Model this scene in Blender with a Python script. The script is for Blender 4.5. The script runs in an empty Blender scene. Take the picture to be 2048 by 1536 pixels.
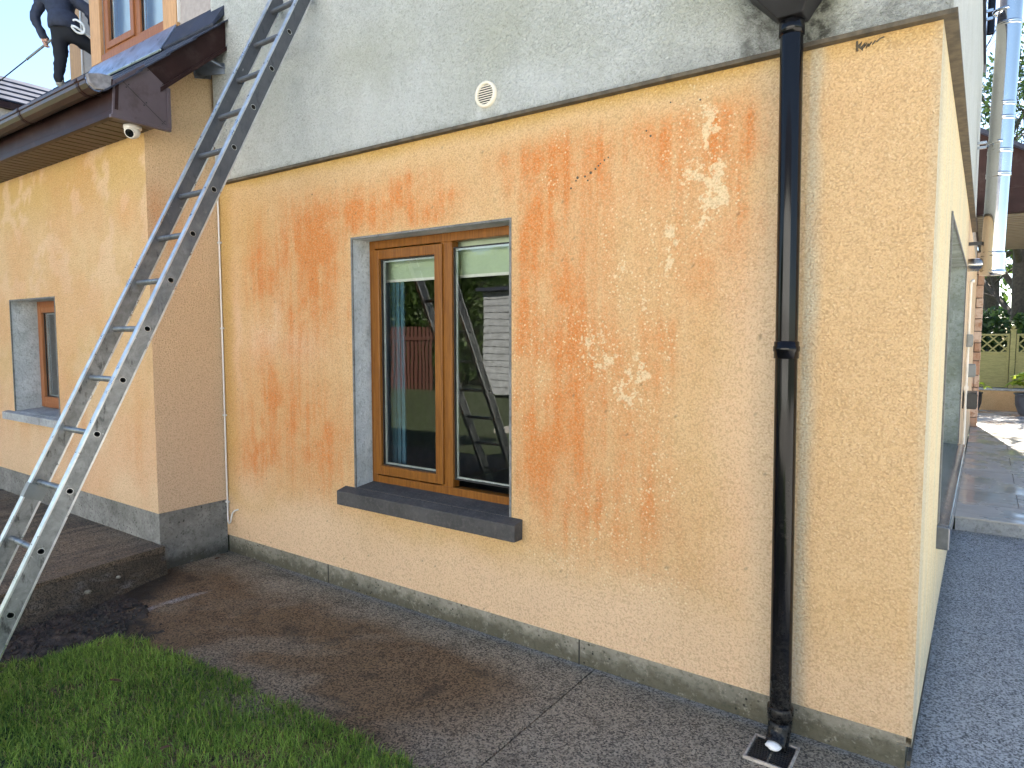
import bpy, bmesh, math, random
import numpy as np
from mathutils import Vector, Matrix
random.seed(7); RNG = np.random.default_rng(7)
S = bpy.context.scene
COL = S.collection
rad = math.radians

# ------------------------------------------------------------------ camera
cam_d = bpy.data.cameras.new('camera'); cam = bpy.data.objects.new('camera', cam_d); COL.objects.link(cam)
cam_d.sensor_width = 36.0; cam_d.lens = 36.0 * 1335.0 / 2048.0
cam_d.clip_start = 0.05; cam_d.clip_end = 900
cam.location = (4.563, -2.7895, 1.6)
cam.rotation_euler = (rad(90 - 4.0704), 0, rad(35.3108))
S.camera = cam

# ------------------------------------------------------------------ sky, sun, exposure
SUN_EL, SUN_AZ = 43.0, -9.4          # azimuth from +Y towards +X
W = bpy.data.worlds.new('World'); S.world = W; W.use_nodes = True
wn = W.node_tree.nodes; wl = W.node_tree.links; wn.clear()
sky = wn.new('ShaderNodeTexSky'); sky.sky_type = 'NISHITA'; sky.sun_disc = False
sky.sun_elevation = rad(SUN_EL); sky.sun_rotation = rad(SUN_AZ)
sky.altitude = 60; sky.air_density = 1.0; sky.dust_density = 0.3; sky.ozone_density = 2.5
bg = wn.new('ShaderNodeBackground'); bg.inputs['Strength'].default_value = 0.05
wo = wn.new('ShaderNodeOutputWorld')
wl.new(sky.outputs[0], bg.inputs[0]); wl.new(bg.outputs[0], wo.inputs[0])
sd = bpy.data.lights.new('sun', 'SUN'); sun = bpy.data.objects.new('sun', sd); COL.objects.link(sun)
sd.energy = 5.0; sd.angle = rad(0.53); sd.color = (1.0, 0.93, 0.82)
sv = Vector((math.sin(rad(SUN_AZ)) * math.cos(rad(SUN_EL)), math.cos(rad(SUN_AZ)) * math.cos(rad(SUN_EL)), math.sin(rad(SUN_EL))))
sun.rotation_euler = sv.to_track_quat('Z', 'Y').to_euler(); sun.location = (0, 10, 20)
vs = S.view_settings
S.display_settings.display_device = 'sRGB'
vs.view_transform = 'Standard'; vs.look = 'None'; vs.gamma = 1.0; vs.use_curve_mapping = False
vs.exposure = 2.93

# ------------------------------------------------------------------ helpers: objects
def tag(o, label=None, cat=None, group=None, kind=None):
    if label: o['label'] = label
    if cat: o['category'] = cat
    if group: o['group'] = group
    if kind: o['kind'] = kind
    return o
def empty(name, loc, label, cat, group=None):
    o = bpy.data.objects.new(name, None); COL.objects.link(o); o.location = loc; o.empty_display_size = 0.1
    return tag(o, label, cat, group)
class MB:
    def __init__(s): s.v = []; s.f = []; s.m = []; s.sm = []
    def add(s, vs_, fs, mi=0, smooth=False):
        b = len(s.v); s.v += [tuple(map(float, p)) for p in vs_]
        for f in fs: s.f.append(tuple(b + i for i in f)); s.m.append(mi); s.sm.append(smooth)
        return s
    def box(s, x0, x1, y0, y1, z0, z1, mi=0):
        return s.add([(x0,y0,z0),(x1,y0,z0),(x1,y1,z0),(x0,y1,z0),(x0,y0,z1),(x1,y0,z1),(x1,y1,z1),(x0,y1,z1)],
                     [(0,3,2,1),(4,5,6,7),(0,1,5,4),(1,2,6,5),(2,3,7,6),(3,0,4,7)], mi)
    def hexa(s, p, mi=0):   # 8 points: bottom 4 (ccw), top 4
        return s.add(p, [(0,3,2,1),(4,5,6,7),(0,1,5,4),(1,2,6,5),(2,3,7,6),(3,0,4,7)], mi)
    def prism(s, poly, off, mi=0):   # closed polygon of 3d points, extruded by off
        n = len(poly); off = Vector(off); a = [Vector(p) for p in poly]; b = [p + off for p in a]
        s.add(a + b, [tuple(range(n))[::-1], tuple(range(n, 2*n))] + [(i, (i+1) % n, n + (i+1) % n, n + i) for i in range(n)], mi)
        return s
    def tube(s, pts, r, n=10, mi=0, cap=True, smooth=True):
        pts = [Vector(p) for p in pts]; rs = r if isinstance(r, (list, tuple)) else [r] * len(pts)
        rings = []; up = None
        for i, p in enumerate(pts):
            d = (pts[min(i+1, len(pts)-1)] - pts[max(i-1, 0)]).normalized()
            if up is None: up = Vector((0,0,1)) if abs(d.z) < .9 else Vector((1,0,0))
            a = d.cross(up).normalized(); b = a.cross(d).normalized(); up = b
            rings.append([p + (a*math.cos(2*math.pi*k/n) + b*math.sin(2*math.pi*k/n)) * rs[i] for k in range(n)])
        vv = [q for rg in rings for q in rg]; ff = []
        for i in range(len(pts)-1):
            for k in range(n): ff.append((i*n+k, i*n+(k+1) % n, (i+1)*n+(k+1) % n, (i+1)*n+k))
        s.add(vv, ff, mi, smooth)
        if cap:
            s.add(rings[0], [tuple(range(n))], mi); s.add(rings[-1], [tuple(range(n))[::-1]], mi)
        return s
    def lathe(s, prof, c, n=24, mi=0, smooth=True, axis='z'):   # prof [(r, h)]
        vv = []
        for r, h in prof:
            for k in range(n):
                a = 2*math.pi*k/n
                if axis == 'z': vv.append((c[0]+r*math.cos(a), c[1]+r*math.sin(a), c[2]+h))
                else: vv.append((c[0]+r*math.cos(a), c[1]-h, c[2]+r*math.sin(a)))
        ff = [(i*n+k, i*n+(k+1) % n, (i+1)*n+(k+1) % n, (i+1)*n+k) for i in range(len(prof)-1) for k in range(n)]
        return s.add(vv, ff, mi, smooth)
    def mesh(s, name, mats):
        me = bpy.data.meshes.new(name); me.from_pydata(s.v, [], s.f)
        for m in (mats if isinstance(mats, (list, tuple)) else [mats]): me.materials.append(m)
        me.polygons.foreach_set('material_index', s.m); me.polygons.foreach_set('use_smooth', s.sm)
        bm = bmesh.new(); bm.from_mesh(me); bmesh.ops.recalc_face_normals(bm, faces=bm.faces); bm.to_mesh(me); bm.free()
        me.update(); return me
    def build(s, name, mats, parent=None, bevel=0, loc=None):
        o = bpy.data.objects.new(name, s.mesh(name, mats)); COL.objects.link(o)
        if parent is not None:
            o.parent = parent
            o.matrix_parent_inverse = Matrix.Translation(-wpos(parent))
        if bevel:
            b = o.modifiers.new('bevel', 'BEVEL'); b.width = bevel; b.segments = 2; b.limit_method = 'ANGLE'; b.angle_limit = rad(40)
            b.harden_normals = False
        return o
def wpos(o):
    p = Vector(o.location)
    return p           # parts are built in world coordinates; roots carry translation only
def dup(o, offset, parent=None, name=None):
    c = o.copy(); COL.objects.link(c)
    if parent is not None:
        pi = o.matrix_parent_inverse.copy(); c.parent = parent; c.matrix_parent_inverse = pi
    c.location = Vector(o.location) + Vector(offset)
    return c

# ------------------------------------------------------------------ helpers: numpy noise
def vnoise(x, y, seed=0):
    xi = np.floor(x).astype(np.int64); yi = np.floor(y).astype(np.int64); xf = x - xi; yf = y - yi
    def h(a, b):
        n = (a * 374761393 + b * 668265263 + seed * 974711) & 0x7fffffff
        n = ((n ^ (n >> 13)) * 1274126177) & 0x7fffffff
        return ((n ^ (n >> 16)) & 0xffff) / 65535.0
    u = xf*xf*(3-2*xf); v = yf*yf*(3-2*yf)
    return (h(xi, yi)*(1-u) + h(xi+1, yi)*u)*(1-v) + (h(xi, yi+1)*(1-u) + h(xi+1, yi+1)*u)*v
def fbm(x, y, seed=0, oct=5, gain=.55):
    t = 0; a = 1; s = 0
    for i in range(oct): t = t + a*vnoise(x*2**i, y*2**i, seed+i*17); s += a; a *= gain
    return t / s
def sstep(a, b, x): t = np.clip((x-a)/(b-a), 0, 1); return t*t*(3-2*t)

# ------------------------------------------------------------------ helpers: materials
class NT:
    def __init__(s, name):
        s.mat = bpy.data.materials.new(name); s.mat.use_nodes = True; s.t = s.mat.node_tree; s.n = s.t.nodes; s.l = s.t.links
        s.p = s.n['Principled BSDF']; s._co = None
    def co(s, scale=None):
        if s._co is None: s._co = s.n.new('ShaderNodeNewGeometry').outputs['Position']
        if scale is None: return s._co
        m = s.n.new('ShaderNodeMapping'); s.l.new(s._co, m.inputs[0]); m.inputs['Scale'].default_value = scale; return m.outputs[0]
    def obco(s, scale=(1,1,1)):
        m = s.n.new('ShaderNodeMapping'); s.l.new(s.n.new('ShaderNodeTexCoord').outputs['Object'], m.inputs[0]); m.inputs['Scale'].default_value = scale; return m.outputs[0]
    def noise(s, scale, detail=4, rough=.6, vec=None, dist=0):
        n = s.n.new('ShaderNodeTexNoise'); n.inputs['Scale'].default_value = scale; n.inputs['Detail'].default_value = detail
        n.inputs['Roughness'].default_value = rough; n.inputs['Distortion'].default_value = dist
        s.l.new(vec if vec is not None else s.co(), n.inputs['Vector']); return n.outputs['Fac']
    def vor(s, scale, feature='F1', vec=None, out='Distance', rnd=1):
        n = s.n.new('ShaderNodeTexVoronoi'); n.feature = feature; n.inputs['Scale'].default_value = scale; n.inputs['Randomness'].default_value = rnd
        s.l.new(vec if vec is not None else s.co(), n.inputs['Vector']); return n.outputs[out]
    def attr(s, name):
        n = s.n.new('ShaderNodeAttribute'); n.attribute_name = name; return n.outputs['Fac']
    def rnd(s): return s.n.new('ShaderNodeObjectInfo').outputs['Random']
    def math(s, op, a, b=None, c=None, clamp=False):
        n = s.n.new('ShaderNodeMath'); n.operation = op; n.use_clamp = clamp
        for i, v in enumerate((a, b, c)):
            if v is None: continue
            if isinstance(v, (int, float)): n.inputs[i].default_value = v
            else: s.l.new(v, n.inputs[i])
        return n.outputs[0]
    def ramp(s, fac, lo, hi):
        n = s.n.new('ShaderNodeMapRange'); n.interpolation_type = 'SMOOTHSTEP'; s.l.new(fac, n.inputs[0]); n.inputs[1].default_value = lo; n.inputs[2].default_value = hi
        return n.outputs[0]
    def mix(s, fac, a, b, blend='MIX'):
        n = s.n.new('ShaderNodeMix'); n.data_type = 'RGBA'; n.blend_type = blend
        for sock, v in ((n.inputs[0], fac), (n.inputs[6], a), (n.inputs[7], b)):
            if isinstance(v, (int, float)): sock.default_value = v
            elif isinstance(v, (tuple, list)): sock.default_value = (*v[:3], 1)
            else: s.l.new(v, sock)
        return n.outputs[2]
    def bump(s, h, strength=.5, dist=.01, prev=None):
        n = s.n.new('ShaderNodeBump'); n.inputs['Strength'].default_value = strength; n.inputs['Distance'].default_value = dist
        s.l.new(h, n.inputs['Height'])
        if prev is not None: s.l.new(prev, n.inputs['Normal'])
        return n.outputs[0]
    def out(s, col=None, rough=None, nrm=None, metal=None, spec=None):
        for k, v in (('Base Color', col), ('Roughness', rough), ('Metallic', metal), ('Specular IOR Level', spec)):
            if v is None: continue
            if isinstance(v, (int, float)): s.p.inputs[k].default_value = v
            elif isinstance(v, (tuple, list)): s.p.inputs[k].default_value = (*v[:3], 1)
            else: s.l.new(v, s.p.inputs[k])
        if nrm is not None: s.l.new(nrm, s.p.inputs['Normal'])
        return s.mat
def simple(name, col, rough=.6, metal=0, var=.15, scale=12, bump=0, spec=.5, grime=None):
    m = NT(name); n = m.noise(scale, 5); k = m.ramp(n, .25, .75)
    c = m.mix(k, tuple(x*(1-var) for x in col), tuple(min(1, x*(1+var)) for x in col))
    if grime:
        g = m.ramp(m.noise(5.5, 6, .7), .5, .68); c = m.mix(m.math('MULTIPLY', g, grime[3]), c, grime[:3])
    nr = m.bump(m.noise(scale*9, 3), bump, .004) if bump else None
    r = m.math('ADD', m.math('MULTIPLY', n, .25), max(0, rough-.12))
    return m.out(c, r, nr, metal, spec)

# --- render (lower walls), driven by painted stain and shade attributes laid over the real wall
def mat_lower(name='ochre_render'):
    m = NT(name)
    fine = m.noise(70, 4, .65); mid = m.noise(9, 5, .6); cell = m.vor(115); big = m.noise(1.6, 4, .6)
    base = m.mix(m.ramp(mid, .3, .7), (.69, .445, .215), (.75, .50, .255))
    base = m.mix(m.math('MULTIPLY', m.ramp(big, .42, .66), .45), base, (.77, .55, .30))
    base = m.mix(m.attr('ochre'), base, (.60, .37, .095))
    base = m.mix(m.attr('peach'), base, (.85, .61, .41))
    base = m.mix(m.attr('tan'), base, (.63, .43, .235))
    o = m.math('MULTIPLY', m.attr('orange'), m.math('ADD', .55, m.math('MULTIPLY', m.ramp(fine, .30, .62), .55)), clamp=True)
    base = m.mix(o, base, (.70, .235, .055))
    flake = m.math('ADD', m.attr('pale'), m.math('MULTIPLY', m.math('SUBTRACT', m.noise(34, 5, .7), .5), 1.5))
    spots = m.math('MULTIPLY', m.ramp(m.math('ADD', m.vor(46), m.math('MULTIPLY', m.noise(150, 2), .2)), .36, .27), m.ramp(m.math('ADD', m.attr('pale'), m.math('MULTIPLY', m.noise(11, 3), .5)), .28, .52))
    sp = m.math('MAXIMUM', m.ramp(flake, .82, .98), spots)
    base = m.mix(m.attr('cream'), base, (.80, .72, .46))
    base = m.mix(m.math('MULTIPLY', sp, .75, clamp=True), base, (.86, .70, .43))
    base = m.mix(m.attr('grey'), base, (.52, .48, .36))
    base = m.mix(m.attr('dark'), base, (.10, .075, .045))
    base = m.mix(m.math('MULTIPLY', m.math('MULTIPLY', m.ramp(m.vor(16), .05, .03), m.ramp(m.noise(3, 3), .52, .62)), .6), base, (.12, .08, .04))
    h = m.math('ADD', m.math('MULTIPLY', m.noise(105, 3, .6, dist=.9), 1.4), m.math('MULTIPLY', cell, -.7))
    base = m.mix(m.math('MULTIPLY', m.ramp(h, .38, .08), .36), base, (.36, .21, .09))   # relief shade painted into the pits of the render
    base = m.mix(m.math('MULTIPLY', m.ramp(h, .48, .76), .38), base, (.90, .74, .48))    # relief light painted onto the raised grains
    n = m.bump(h, .9, .010)
    return m.out(base, .9, n, spec=.2)
def mat_upper():
    m = NT('grey_roughcast')
    mid = m.noise(6, 5, .6); lum = m.noise(82, 4, .6, dist=1.3)
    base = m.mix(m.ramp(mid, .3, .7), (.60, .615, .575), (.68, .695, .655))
    base = m.mix(m.math('MULTIPLY', m.ramp(lum, .50, .34), .55), base, (.30, .31, .26))  # relief shade painted into the hollows of the roughcast
    base = m.mix(m.math('MULTIPLY', m.ramp(lum, .55, .70), .5), base, (.82, .84, .82))  # raised stones lightened in colour to go with the painted relief
    base = m.mix(m.attr('moss'), base, (.36, .36, .20))
    g = m.math('MULTIPLY', m.attr('grime'), m.math('ADD', .55, m.math('MULTIPLY', m.ramp(m.noise(26, 5, .65), .35, .65), .6)), clamp=True)
    base = m.mix(g, base, (.075, .075, .06))
    base = m.mix(m.attr('lime'), base, (.78, .80, .78))
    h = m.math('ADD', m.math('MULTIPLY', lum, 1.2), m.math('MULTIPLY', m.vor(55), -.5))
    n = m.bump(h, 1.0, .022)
    return m.out(base, .92, n, spec=.2)
def mat_concrete(name, a, b, dirt=(.05,.05,.035), amount=.6, scale=7, moss=None):
    m = NT(name); n1 = m.noise(scale, 6, .65); n2 = m.noise(60, 4); n3 = m.noise(2.3, 5, .6)
    c = m.mix(m.ramp(n1, .3, .7), a, b)
    c = m.mix(m.math('MULTIPLY', m.ramp(n3, .45, .7), amount), c, dirt)
    if moss:   # growth low down on the plinth
        sep = m.n.new('ShaderNodeSeparateXYZ'); m.l.new(m.co(), sep.inputs[0])
        hgt = m.math('ADD', sep.outputs[2], m.math('MULTIPLY', m.noise(14, 5), -.22))
        c = m.mix(m.math('MULTIPLY', m.ramp(hgt, .0, -.10), .8), c, moss)
        c = m.mix(m.math('MULTIPLY', m.ramp(m.vor(34), .24, .12), m.ramp(m.noise(6, 3), .46, .58)), c, (.02, .02, .015))
    c = m.mix(m.math('MULTIPLY', m.ramp(m.noise(42, 5, .7), .48, .68), .55), c, dirt)
    c = m.mix(m.math('MULTIPLY', m.ramp(m.noise(30, 5, .7), .55, .72), .35), c, tuple(min(1, x*1.5) for x in b))
    n = m.bump(m.math('ADD', n2, m.math('MULTIPLY', n1, .6)), .8, .010)
    return m.out(c, .85, n, spec=.3)
def mat_path():
    m = NT('washed_concrete')
    st = m.vor(150, out='Color'); sep = m.n.new('ShaderNodeSeparateColor'); m.l.new(st, sep.inputs[0])
    agg = m.math('ADD', m.math('MULTIPLY', sep.outputs[0], .55), m.math('MULTIPLY', m.noise(120, 4, .75), .55))
    c = m.mix(m.ramp(agg, .2, .85), (.046, .038, .027), (.40, .34, .245))
    bro = m.attr('brown'); c = m.mix(m.math('MULTIPLY', m.ramp(m.noise(4.5, 6, .7), .50, .70), .5), c, (.055, .043, .028)); c = m.mix(m.math('MULTIPLY', bro, .85), c, m.mix(m.ramp(agg, .2, .85), (.030, .018, .008), (.23, .135, .06)))
    c = m.mix(m.attr('black'), c, (.018, .017, .014))
    c = m.mix(m.math('MULTIPLY', m.attr('pale'), m.math('ADD', .15, m.math('MULTIPLY', m.ramp(m.math('ADD', agg, m.math('MULTIPLY', m.noise(24, 5, .7), .5)), .55, 1.0), .8))), c, (.40, .40, .39))
    c = m.mix(m.math('MULTIPLY', m.attr('blue'), .75), c, m.mix(m.ramp(agg, .2, .8), (.060, .064, .070), (.50, .52, .545)))
    c = m.mix(m.math('MULTIPLY', m.ramp(m.vor(7.5), .05, .03), .6), c, (.19, .15, .10))
    wet = m.ramp(m.noise(3.2, 4), .40, .66)
    n = m.bump(agg, .8, .007)
    return m.out(c, m.math('SUBTRACT', .80, m.math('MULTIPLY', wet, .22)), n, spec=.32)

M = {}
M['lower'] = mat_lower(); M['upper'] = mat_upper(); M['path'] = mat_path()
M['plinth'] = mat_concrete('plinth_cement', (.22,.205,.165), (.34,.315,.26), amount=.35, moss=(.060,.055,.028))
M['wing_plinth'] = mat_concrete('wing_plinth_cement', (.17,.165,.15), (.27,.265,.24), amount=.45, moss=(.04,.038,.025))
M['reveal'] = mat_concrete('grey_reveal', (.43,.46,.47), (.55,.58,.58), dirt=(.22,.24,.22), amount=.5)
M['reveal_dark'] = mat_concrete('grey_reveal_edge', (.15,.155,.15), (.22,.22,.21), amount=.3)
M['reveal_green'] = mat_concrete('weathered_green_reveal', (.20,.235,.21), (.33,.37,.34), dirt=(.10,.12,.06), amount=.6, scale=4)
M['sill_wet'] = simple('wet_stone_sill', (.10,.11,.12), .12, var=.4, scale=9, spec=.7)
M['sill'] = mat_concrete('dark_painted_sill', (.050,.048,.046), (.075,.072,.070), dirt=(.12,.11,.10), amount=.3)
M['sill_grey'] = mat_concrete('grey_concrete_sill', (.30,.31,.32), (.42,.43,.43), dirt=(.15,.15,.13), amount=.4)
M['bead'] = simple('drip_edge', (.085,.068,.045), .8, var=.5, scale=20)
M['brown'] = simple('brown_upvc', (.026,.012,.011), .42, var=.2, scale=5, grime=(.07,.05,.045,.35), spec=.15)
M['brown_end'] = simple('brown_box_end_upvc', (.088,.064,.072), .42, var=.15, scale=4, grime=(.045,.027,.025,.6))
M['gutter'] = simple('gutter_brown', (.050,.027,.018), .34, var=.25, scale=9, grime=(.03,.02,.015,.5))
M['soffit'] = simple('soffit_board_brown', (.065,.040,.026), .5, var=.2, scale=7)
M['slate'] = simple('slate', (.030,.036,.058), .6, var=.35, scale=6, bump=.3, grime=(.07,.07,.08,.5), spec=.3)
M['soffit_pale'] = simple('dusty_soffit', (.13,.11,.07), .7, var=.25)
M['lead'] = simple('lead_sheet', (.34,.39,.47), .30, var=.3, scale=9, metal=.8, grime=(.08,.09,.11,.7))
M['cement'] = simple('cement_mortar', (.24,.23,.24), .85, var=.35, scale=25, bump=.6)
M['dormer'] = simple('dormer_render', (.36,.32,.30), .9, var=.12, scale=30, bump=.4)
M['timber'] = NT('tan_trim'); 
def mat_wood(name, a, b, rough=.42, axis=(40, 40, 2.0)):
    m = NT(name); v = m.co(axis); n = m.noise(1.6, 6, .65, vec=v, dist=.8); f = m.noise(6, 4, .6, vec=v)
    c = m.mix(m.ramp(n, .3, .7), a, b); c = m.mix(m.math('MULTIPLY', m.ramp(f, .52, .66), .5), c, tuple(x*.55 for x in a))
    return m.out(c, rough, m.bump(f, .15, .002), spec=.25)
M['timber'] = mat_wood('tan_trim', (.46,.26,.12), (.58,.34,.17), .55)
M['oak'] = mat_wood('golden_oak_upvc', (.150,.054,.009), (.245,.096,.016), .36)
M['oak_dark'] = mat_wood('red_oak_frame', (.24,.090,.035), (.32,.13,.05), .4)
M['gasket'] = simple('black_gasket', (.012,.012,.012), .6)
M['spacer'] = simple('glazing_spacer', (.55,.58,.60), .35, metal=.3)
M['black'] = simple('black_gloss_upvc', (.004,.004,.005), .10, var=.3, scale=8, spec=.22)
def mat_pipe():
    m = NT('black_gloss_upvc'); n = m.noise(5, 5, .65, vec=m.co((1, 1, .25))); f = m.noise(60, 4, .7)
    d = m.math('MULTIPLY', m.ramp(n, .50, .72), m.ramp(f, .40, .66))
    sep = m.n.new('ShaderNodeSeparateXYZ'); m.l.new(m.co(), sep.inputs[0]); low = m.ramp(sep.outputs[2], .55, .05)
    d = m.math('ADD', m.math('MULTIPLY', d, .10), m.math('MULTIPLY', m.math('MULTIPLY', low, m.ramp(f, .35, .6)), .14), clamp=True)
    c = m.mix(d, (.004, .004, .005), (.12, .11, .09))
    return m.out(c, m.math('ADD', .10, m.math('MULTIPLY', d, 2.2), clamp=True), None, spec=.24)
M['black'] = mat_pipe()
M['black_matt'] = simple('black_plastic', (.014,.014,.016), .5, var=.3)
M['rim_dirty'] = simple('dirty_plastic_rim', (.42,.37,.31), .7, var=.35, scale=40, grime=(.10,.08,.06,.8))
M['white'] = simple('white_plastic', (.72,.70,.66), .45, var=.06)
M['cream'] = simple('cream_plastic', (.74,.68,.55), .45, var=.06)
M['vent_dark'] = simple('vent_hollow', (.012,.011,.010), .9)
M['lens'] = simple('camera_lens', (.008,.008,.010), .12)
M['soil'] = mat_concrete('dark_soil', (.022,.017,.014), (.075,.056,.046), amount=.4, scale=22)
M['steel'] = simple('polished_steel', (.60,.58,.54), .13, metal=1, var=.05, scale=3)
M['grey_box'] = simple('grey_box_plastic', (.22,.23,.22), .5)
M['conduit'] = simple('conduit_cream', (.72,.66,.56), .5)
M['fence'] = mat_wood('treated_timber', (.21,.20,.085), (.30,.27,.12), .8, (3, 40, 40))
M['fence_red'] = mat_wood('red_stained_timber', (.085,.035,.025), (.13,.055,.04), .75)
M['pot'] = simple('grey_glazed_pot', (.060,.065,.085), .38, var=.3, scale=9)
M['pot_dark'] = simple('dark_pot', (.025,.025,.028), .45)
M['jacket'] = simple('navy_black_jacket', (.030,.036,.062), .75, var=.3, scale=14, bump=.2)
M['trousers'] = simple('black_trousers', (.008,.009,.014), .8, var=.3, scale=14)
M['skin'] = simple('skin', (.55,.30,.22), .5, var=.08)
M['hair'] = simple('dark_hair', (.03,.02,.015), .7, var=.3, scale=60)
M['rope'] = simple('white_rope', (.78,.78,.76), .7)
M['shoe'] = simple('light_work_boot', (.42,.40,.37), .7)
M['bark'] = simple('bark', (.055,.045,.034), .95, var=.4, scale=18, bump=.8)
M['metal_dark'] = simple('dark_metal', (.05,.05,.05), .4, metal=.6)
M['shed'] = simple('white_painted_wall', (.76,.77,.76), .8, var=.06, scale=2)
M['gravel'] = simple('pale_gravel', (.46,.44,.40), .95, var=.2, scale=60, bump=.5)
M['shed_old'] = simple('weathered_white_boards', (.34,.36,.37), .85, var=.3, scale=6)
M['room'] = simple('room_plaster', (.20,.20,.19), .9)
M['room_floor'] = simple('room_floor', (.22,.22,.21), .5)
M['blind'] = simple('blind_fabric', (.42,.50,.36), .8, var=.05)
M['curtain'] = simple('blue_grey_curtain', (.05,.12,.18), .9)
M['blind_sky'] = simple('sky_tint_blind', (.50,.62,.75), .7, var=.1, scale=2)
M['tiles'] = None

def mat_glass(name, tint=(.9,.95,.93)):
    m = NT(name); m.n.remove(m.p)
    gl = m.n.new('ShaderNodeBsdfGlossy'); gl.inputs['Roughness'].default_value = .012
    tr = m.n.new('ShaderNodeBsdfTransparent'); tr.inputs[0].default_value = (*tint, 1)
    fr = m.n.new('ShaderNodeFresnel'); fr.inputs['IOR'].default_value = 1.52
    # two panes of the sealed unit: the outer and inner sheets both reflect
    k = m.math('MULTIPLY', fr.outputs[0], 2.0, clamp=True)
    nz = m.bump(m.noise(2.0, 2), .03, .02); m.l.new(nz, gl.inputs['Normal'])
    mx = m.n.new('ShaderNodeMixShader'); m.l.new(k, mx.inputs[0]); m.l.new(tr.outputs[0], mx.inputs[1]); m.l.new(gl.outputs[0], mx.inputs[2])
    m.l.new(mx.outputs[0], m.n['Material Output'].inputs[0]); return m.mat
M['glass'] = mat_glass('window_glass')

def mat_alu():
    m = NT('weathered_aluminium')
    n = m.noise(16, 6, .7, dist=.5); s = m.noise(38, 5, .7, vec=m.co((1, 1, .35)))
    c = m.mix(m.ramp(n, .3, .7), (.20,.21,.21), (.36,.37,.37))
    c = m.mix(m.math('MULTIPLY', m.ramp(s, .53, .70), .8), c, (.045,.045,.045))
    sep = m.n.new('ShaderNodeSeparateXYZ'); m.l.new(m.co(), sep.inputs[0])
    dark_refl = m.math('ADD', sep.outputs[2], m.math('MULTIPLY', m.noise(7, 5), 1.3))
    k = m.math('MULTIPLY', m.ramp(dark_refl, 2.0, 3.2), .82)      # dark reflection painted into the upper section, growing with height
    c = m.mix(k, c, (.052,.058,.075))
    c = m.mix(m.math('MULTIPLY', m.ramp(m.noise(24, 5, .7), .66, .72), .8), c, (.62,.63,.63))
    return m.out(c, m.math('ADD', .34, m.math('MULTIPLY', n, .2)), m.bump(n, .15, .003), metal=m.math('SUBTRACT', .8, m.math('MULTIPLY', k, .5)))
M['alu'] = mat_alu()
M['alu_edge'] = simple('bare_aluminium_edge', (.66,.67,.67), .3, metal=.85, var=.2, scale=15)
def mat_tile():
    m = NT('wet_porcelain_paving'); r = m.rnd(); n = m.noise(5, 5, .6, vec=m.co((.5, 2.5, 1)))
    c = m.mix(m.ramp(n, .3, .7), (.36,.34,.315), (.50,.475,.445)); c = m.mix(m.math('MULTIPLY', r, .3), c, (.32,.29,.26))
    w = m.ramp(m.noise(2.2, 4), .35, .65)
    return m.out(c, m.math('SUBTRACT', .42, m.math('MULTIPLY', w, .34)), m.bump(m.noise(30, 3), .08, .003), spec=.6)
M['tiles'] = mat_tile()
def mat_leaf(name, a, b, tl=.3):
    m = NT(name); c = m.mix(m.attr('tone'), a, b); m.out(c, .5, spec=.35)
    t = m.n.new('ShaderNodeBsdfTranslucent'); m.l.new(c, t.inputs[0]); mx = m.n.new('ShaderNodeMixShader'); mx.inputs[0].default_value = tl
    m.l.new(m.p.outputs[0], mx.inputs[1]); m.l.new(t.outputs[0], mx.inputs[2]); m.l.new(mx.outputs[0], m.n['Material Output'].inputs[0]); return m.mat
M['grass'] = mat_leaf('grass_blades', (.030,.095,.014), (.40,.58,.11), .5)
_m = NT.__new__(NT); _t = M['grass'].node_tree
_mix = _t.nodes.new('ShaderNodeMix'); _mix.data_type = 'RGBA'; _mr = _t.nodes.new('ShaderNodeMapRange'); _mr.inputs[1].default_value = 1.05; _mr.inputs[2].default_value = 1.3
_at = [n for n in _t.nodes if n.type == 'ATTRIBUTE'][0]; _old = [l for l in _t.links if l.to_node.type in ('BSDF_PRINCIPLED', 'BSDF_TRANSLUCENT') and l.to_socket.name in ('Base Color', 'Color')]
_src = _old[0].from_socket; _t.links.new(_at.outputs['Fac'], _mr.inputs[0]); _t.links.new(_mr.outputs[0], _mix.inputs[0]); _t.links.new(_src, _mix.inputs[6]); _mix.inputs[7].default_value = (.36, .29, .14, 1)
for l in _old: _t.links.new(_mix.outputs[2], l.to_socket)
M['leaf_dark'] = mat_leaf('evergreen_leaves', (.012,.035,.010), (.05,.09,.022), .25)
M['leaf_hedge'] = mat_leaf('hedge_leaves', (.025,.06,.012), (.10,.16,.03), .3)
M['leaf_lime'] = mat_leaf('lime_leaves', (.16,.26,.02), (.40,.46,.06), .4)
M['leaf_dead'] = simple('dead_leaf', (.09,.045,.022), .8, var=.4, scale=40)
def mat_lawn():
    m = NT('lawn_soil'); n = m.noise(9, 6, .7)
    return m.out(m.mix(m.ramp(n, .35, .65), (.030,.028,.014), (.050,.085,.020)), .95, m.bump(m.noise(60, 4), .8, .02))
M['lawn'] = mat_lawn()
M['brick'] = NT('x')
def mat_brick():
    m = NT('buff_stone_block'); r = m.rnd(); n = m.noise(14, 5, .7)
    c = m.mix(r, (.42,.27,.19), (.60,.47,.38)); c = m.mix(m.ramp(n, .4, .7), c, (.36,.20,.12)); return m.out(c, .85, m.bump(n, .5, .01))
M['brick'] = mat_brick()
M['mortar'] = simple('dark_mortar', (.10,.08,.06), .9)

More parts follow.
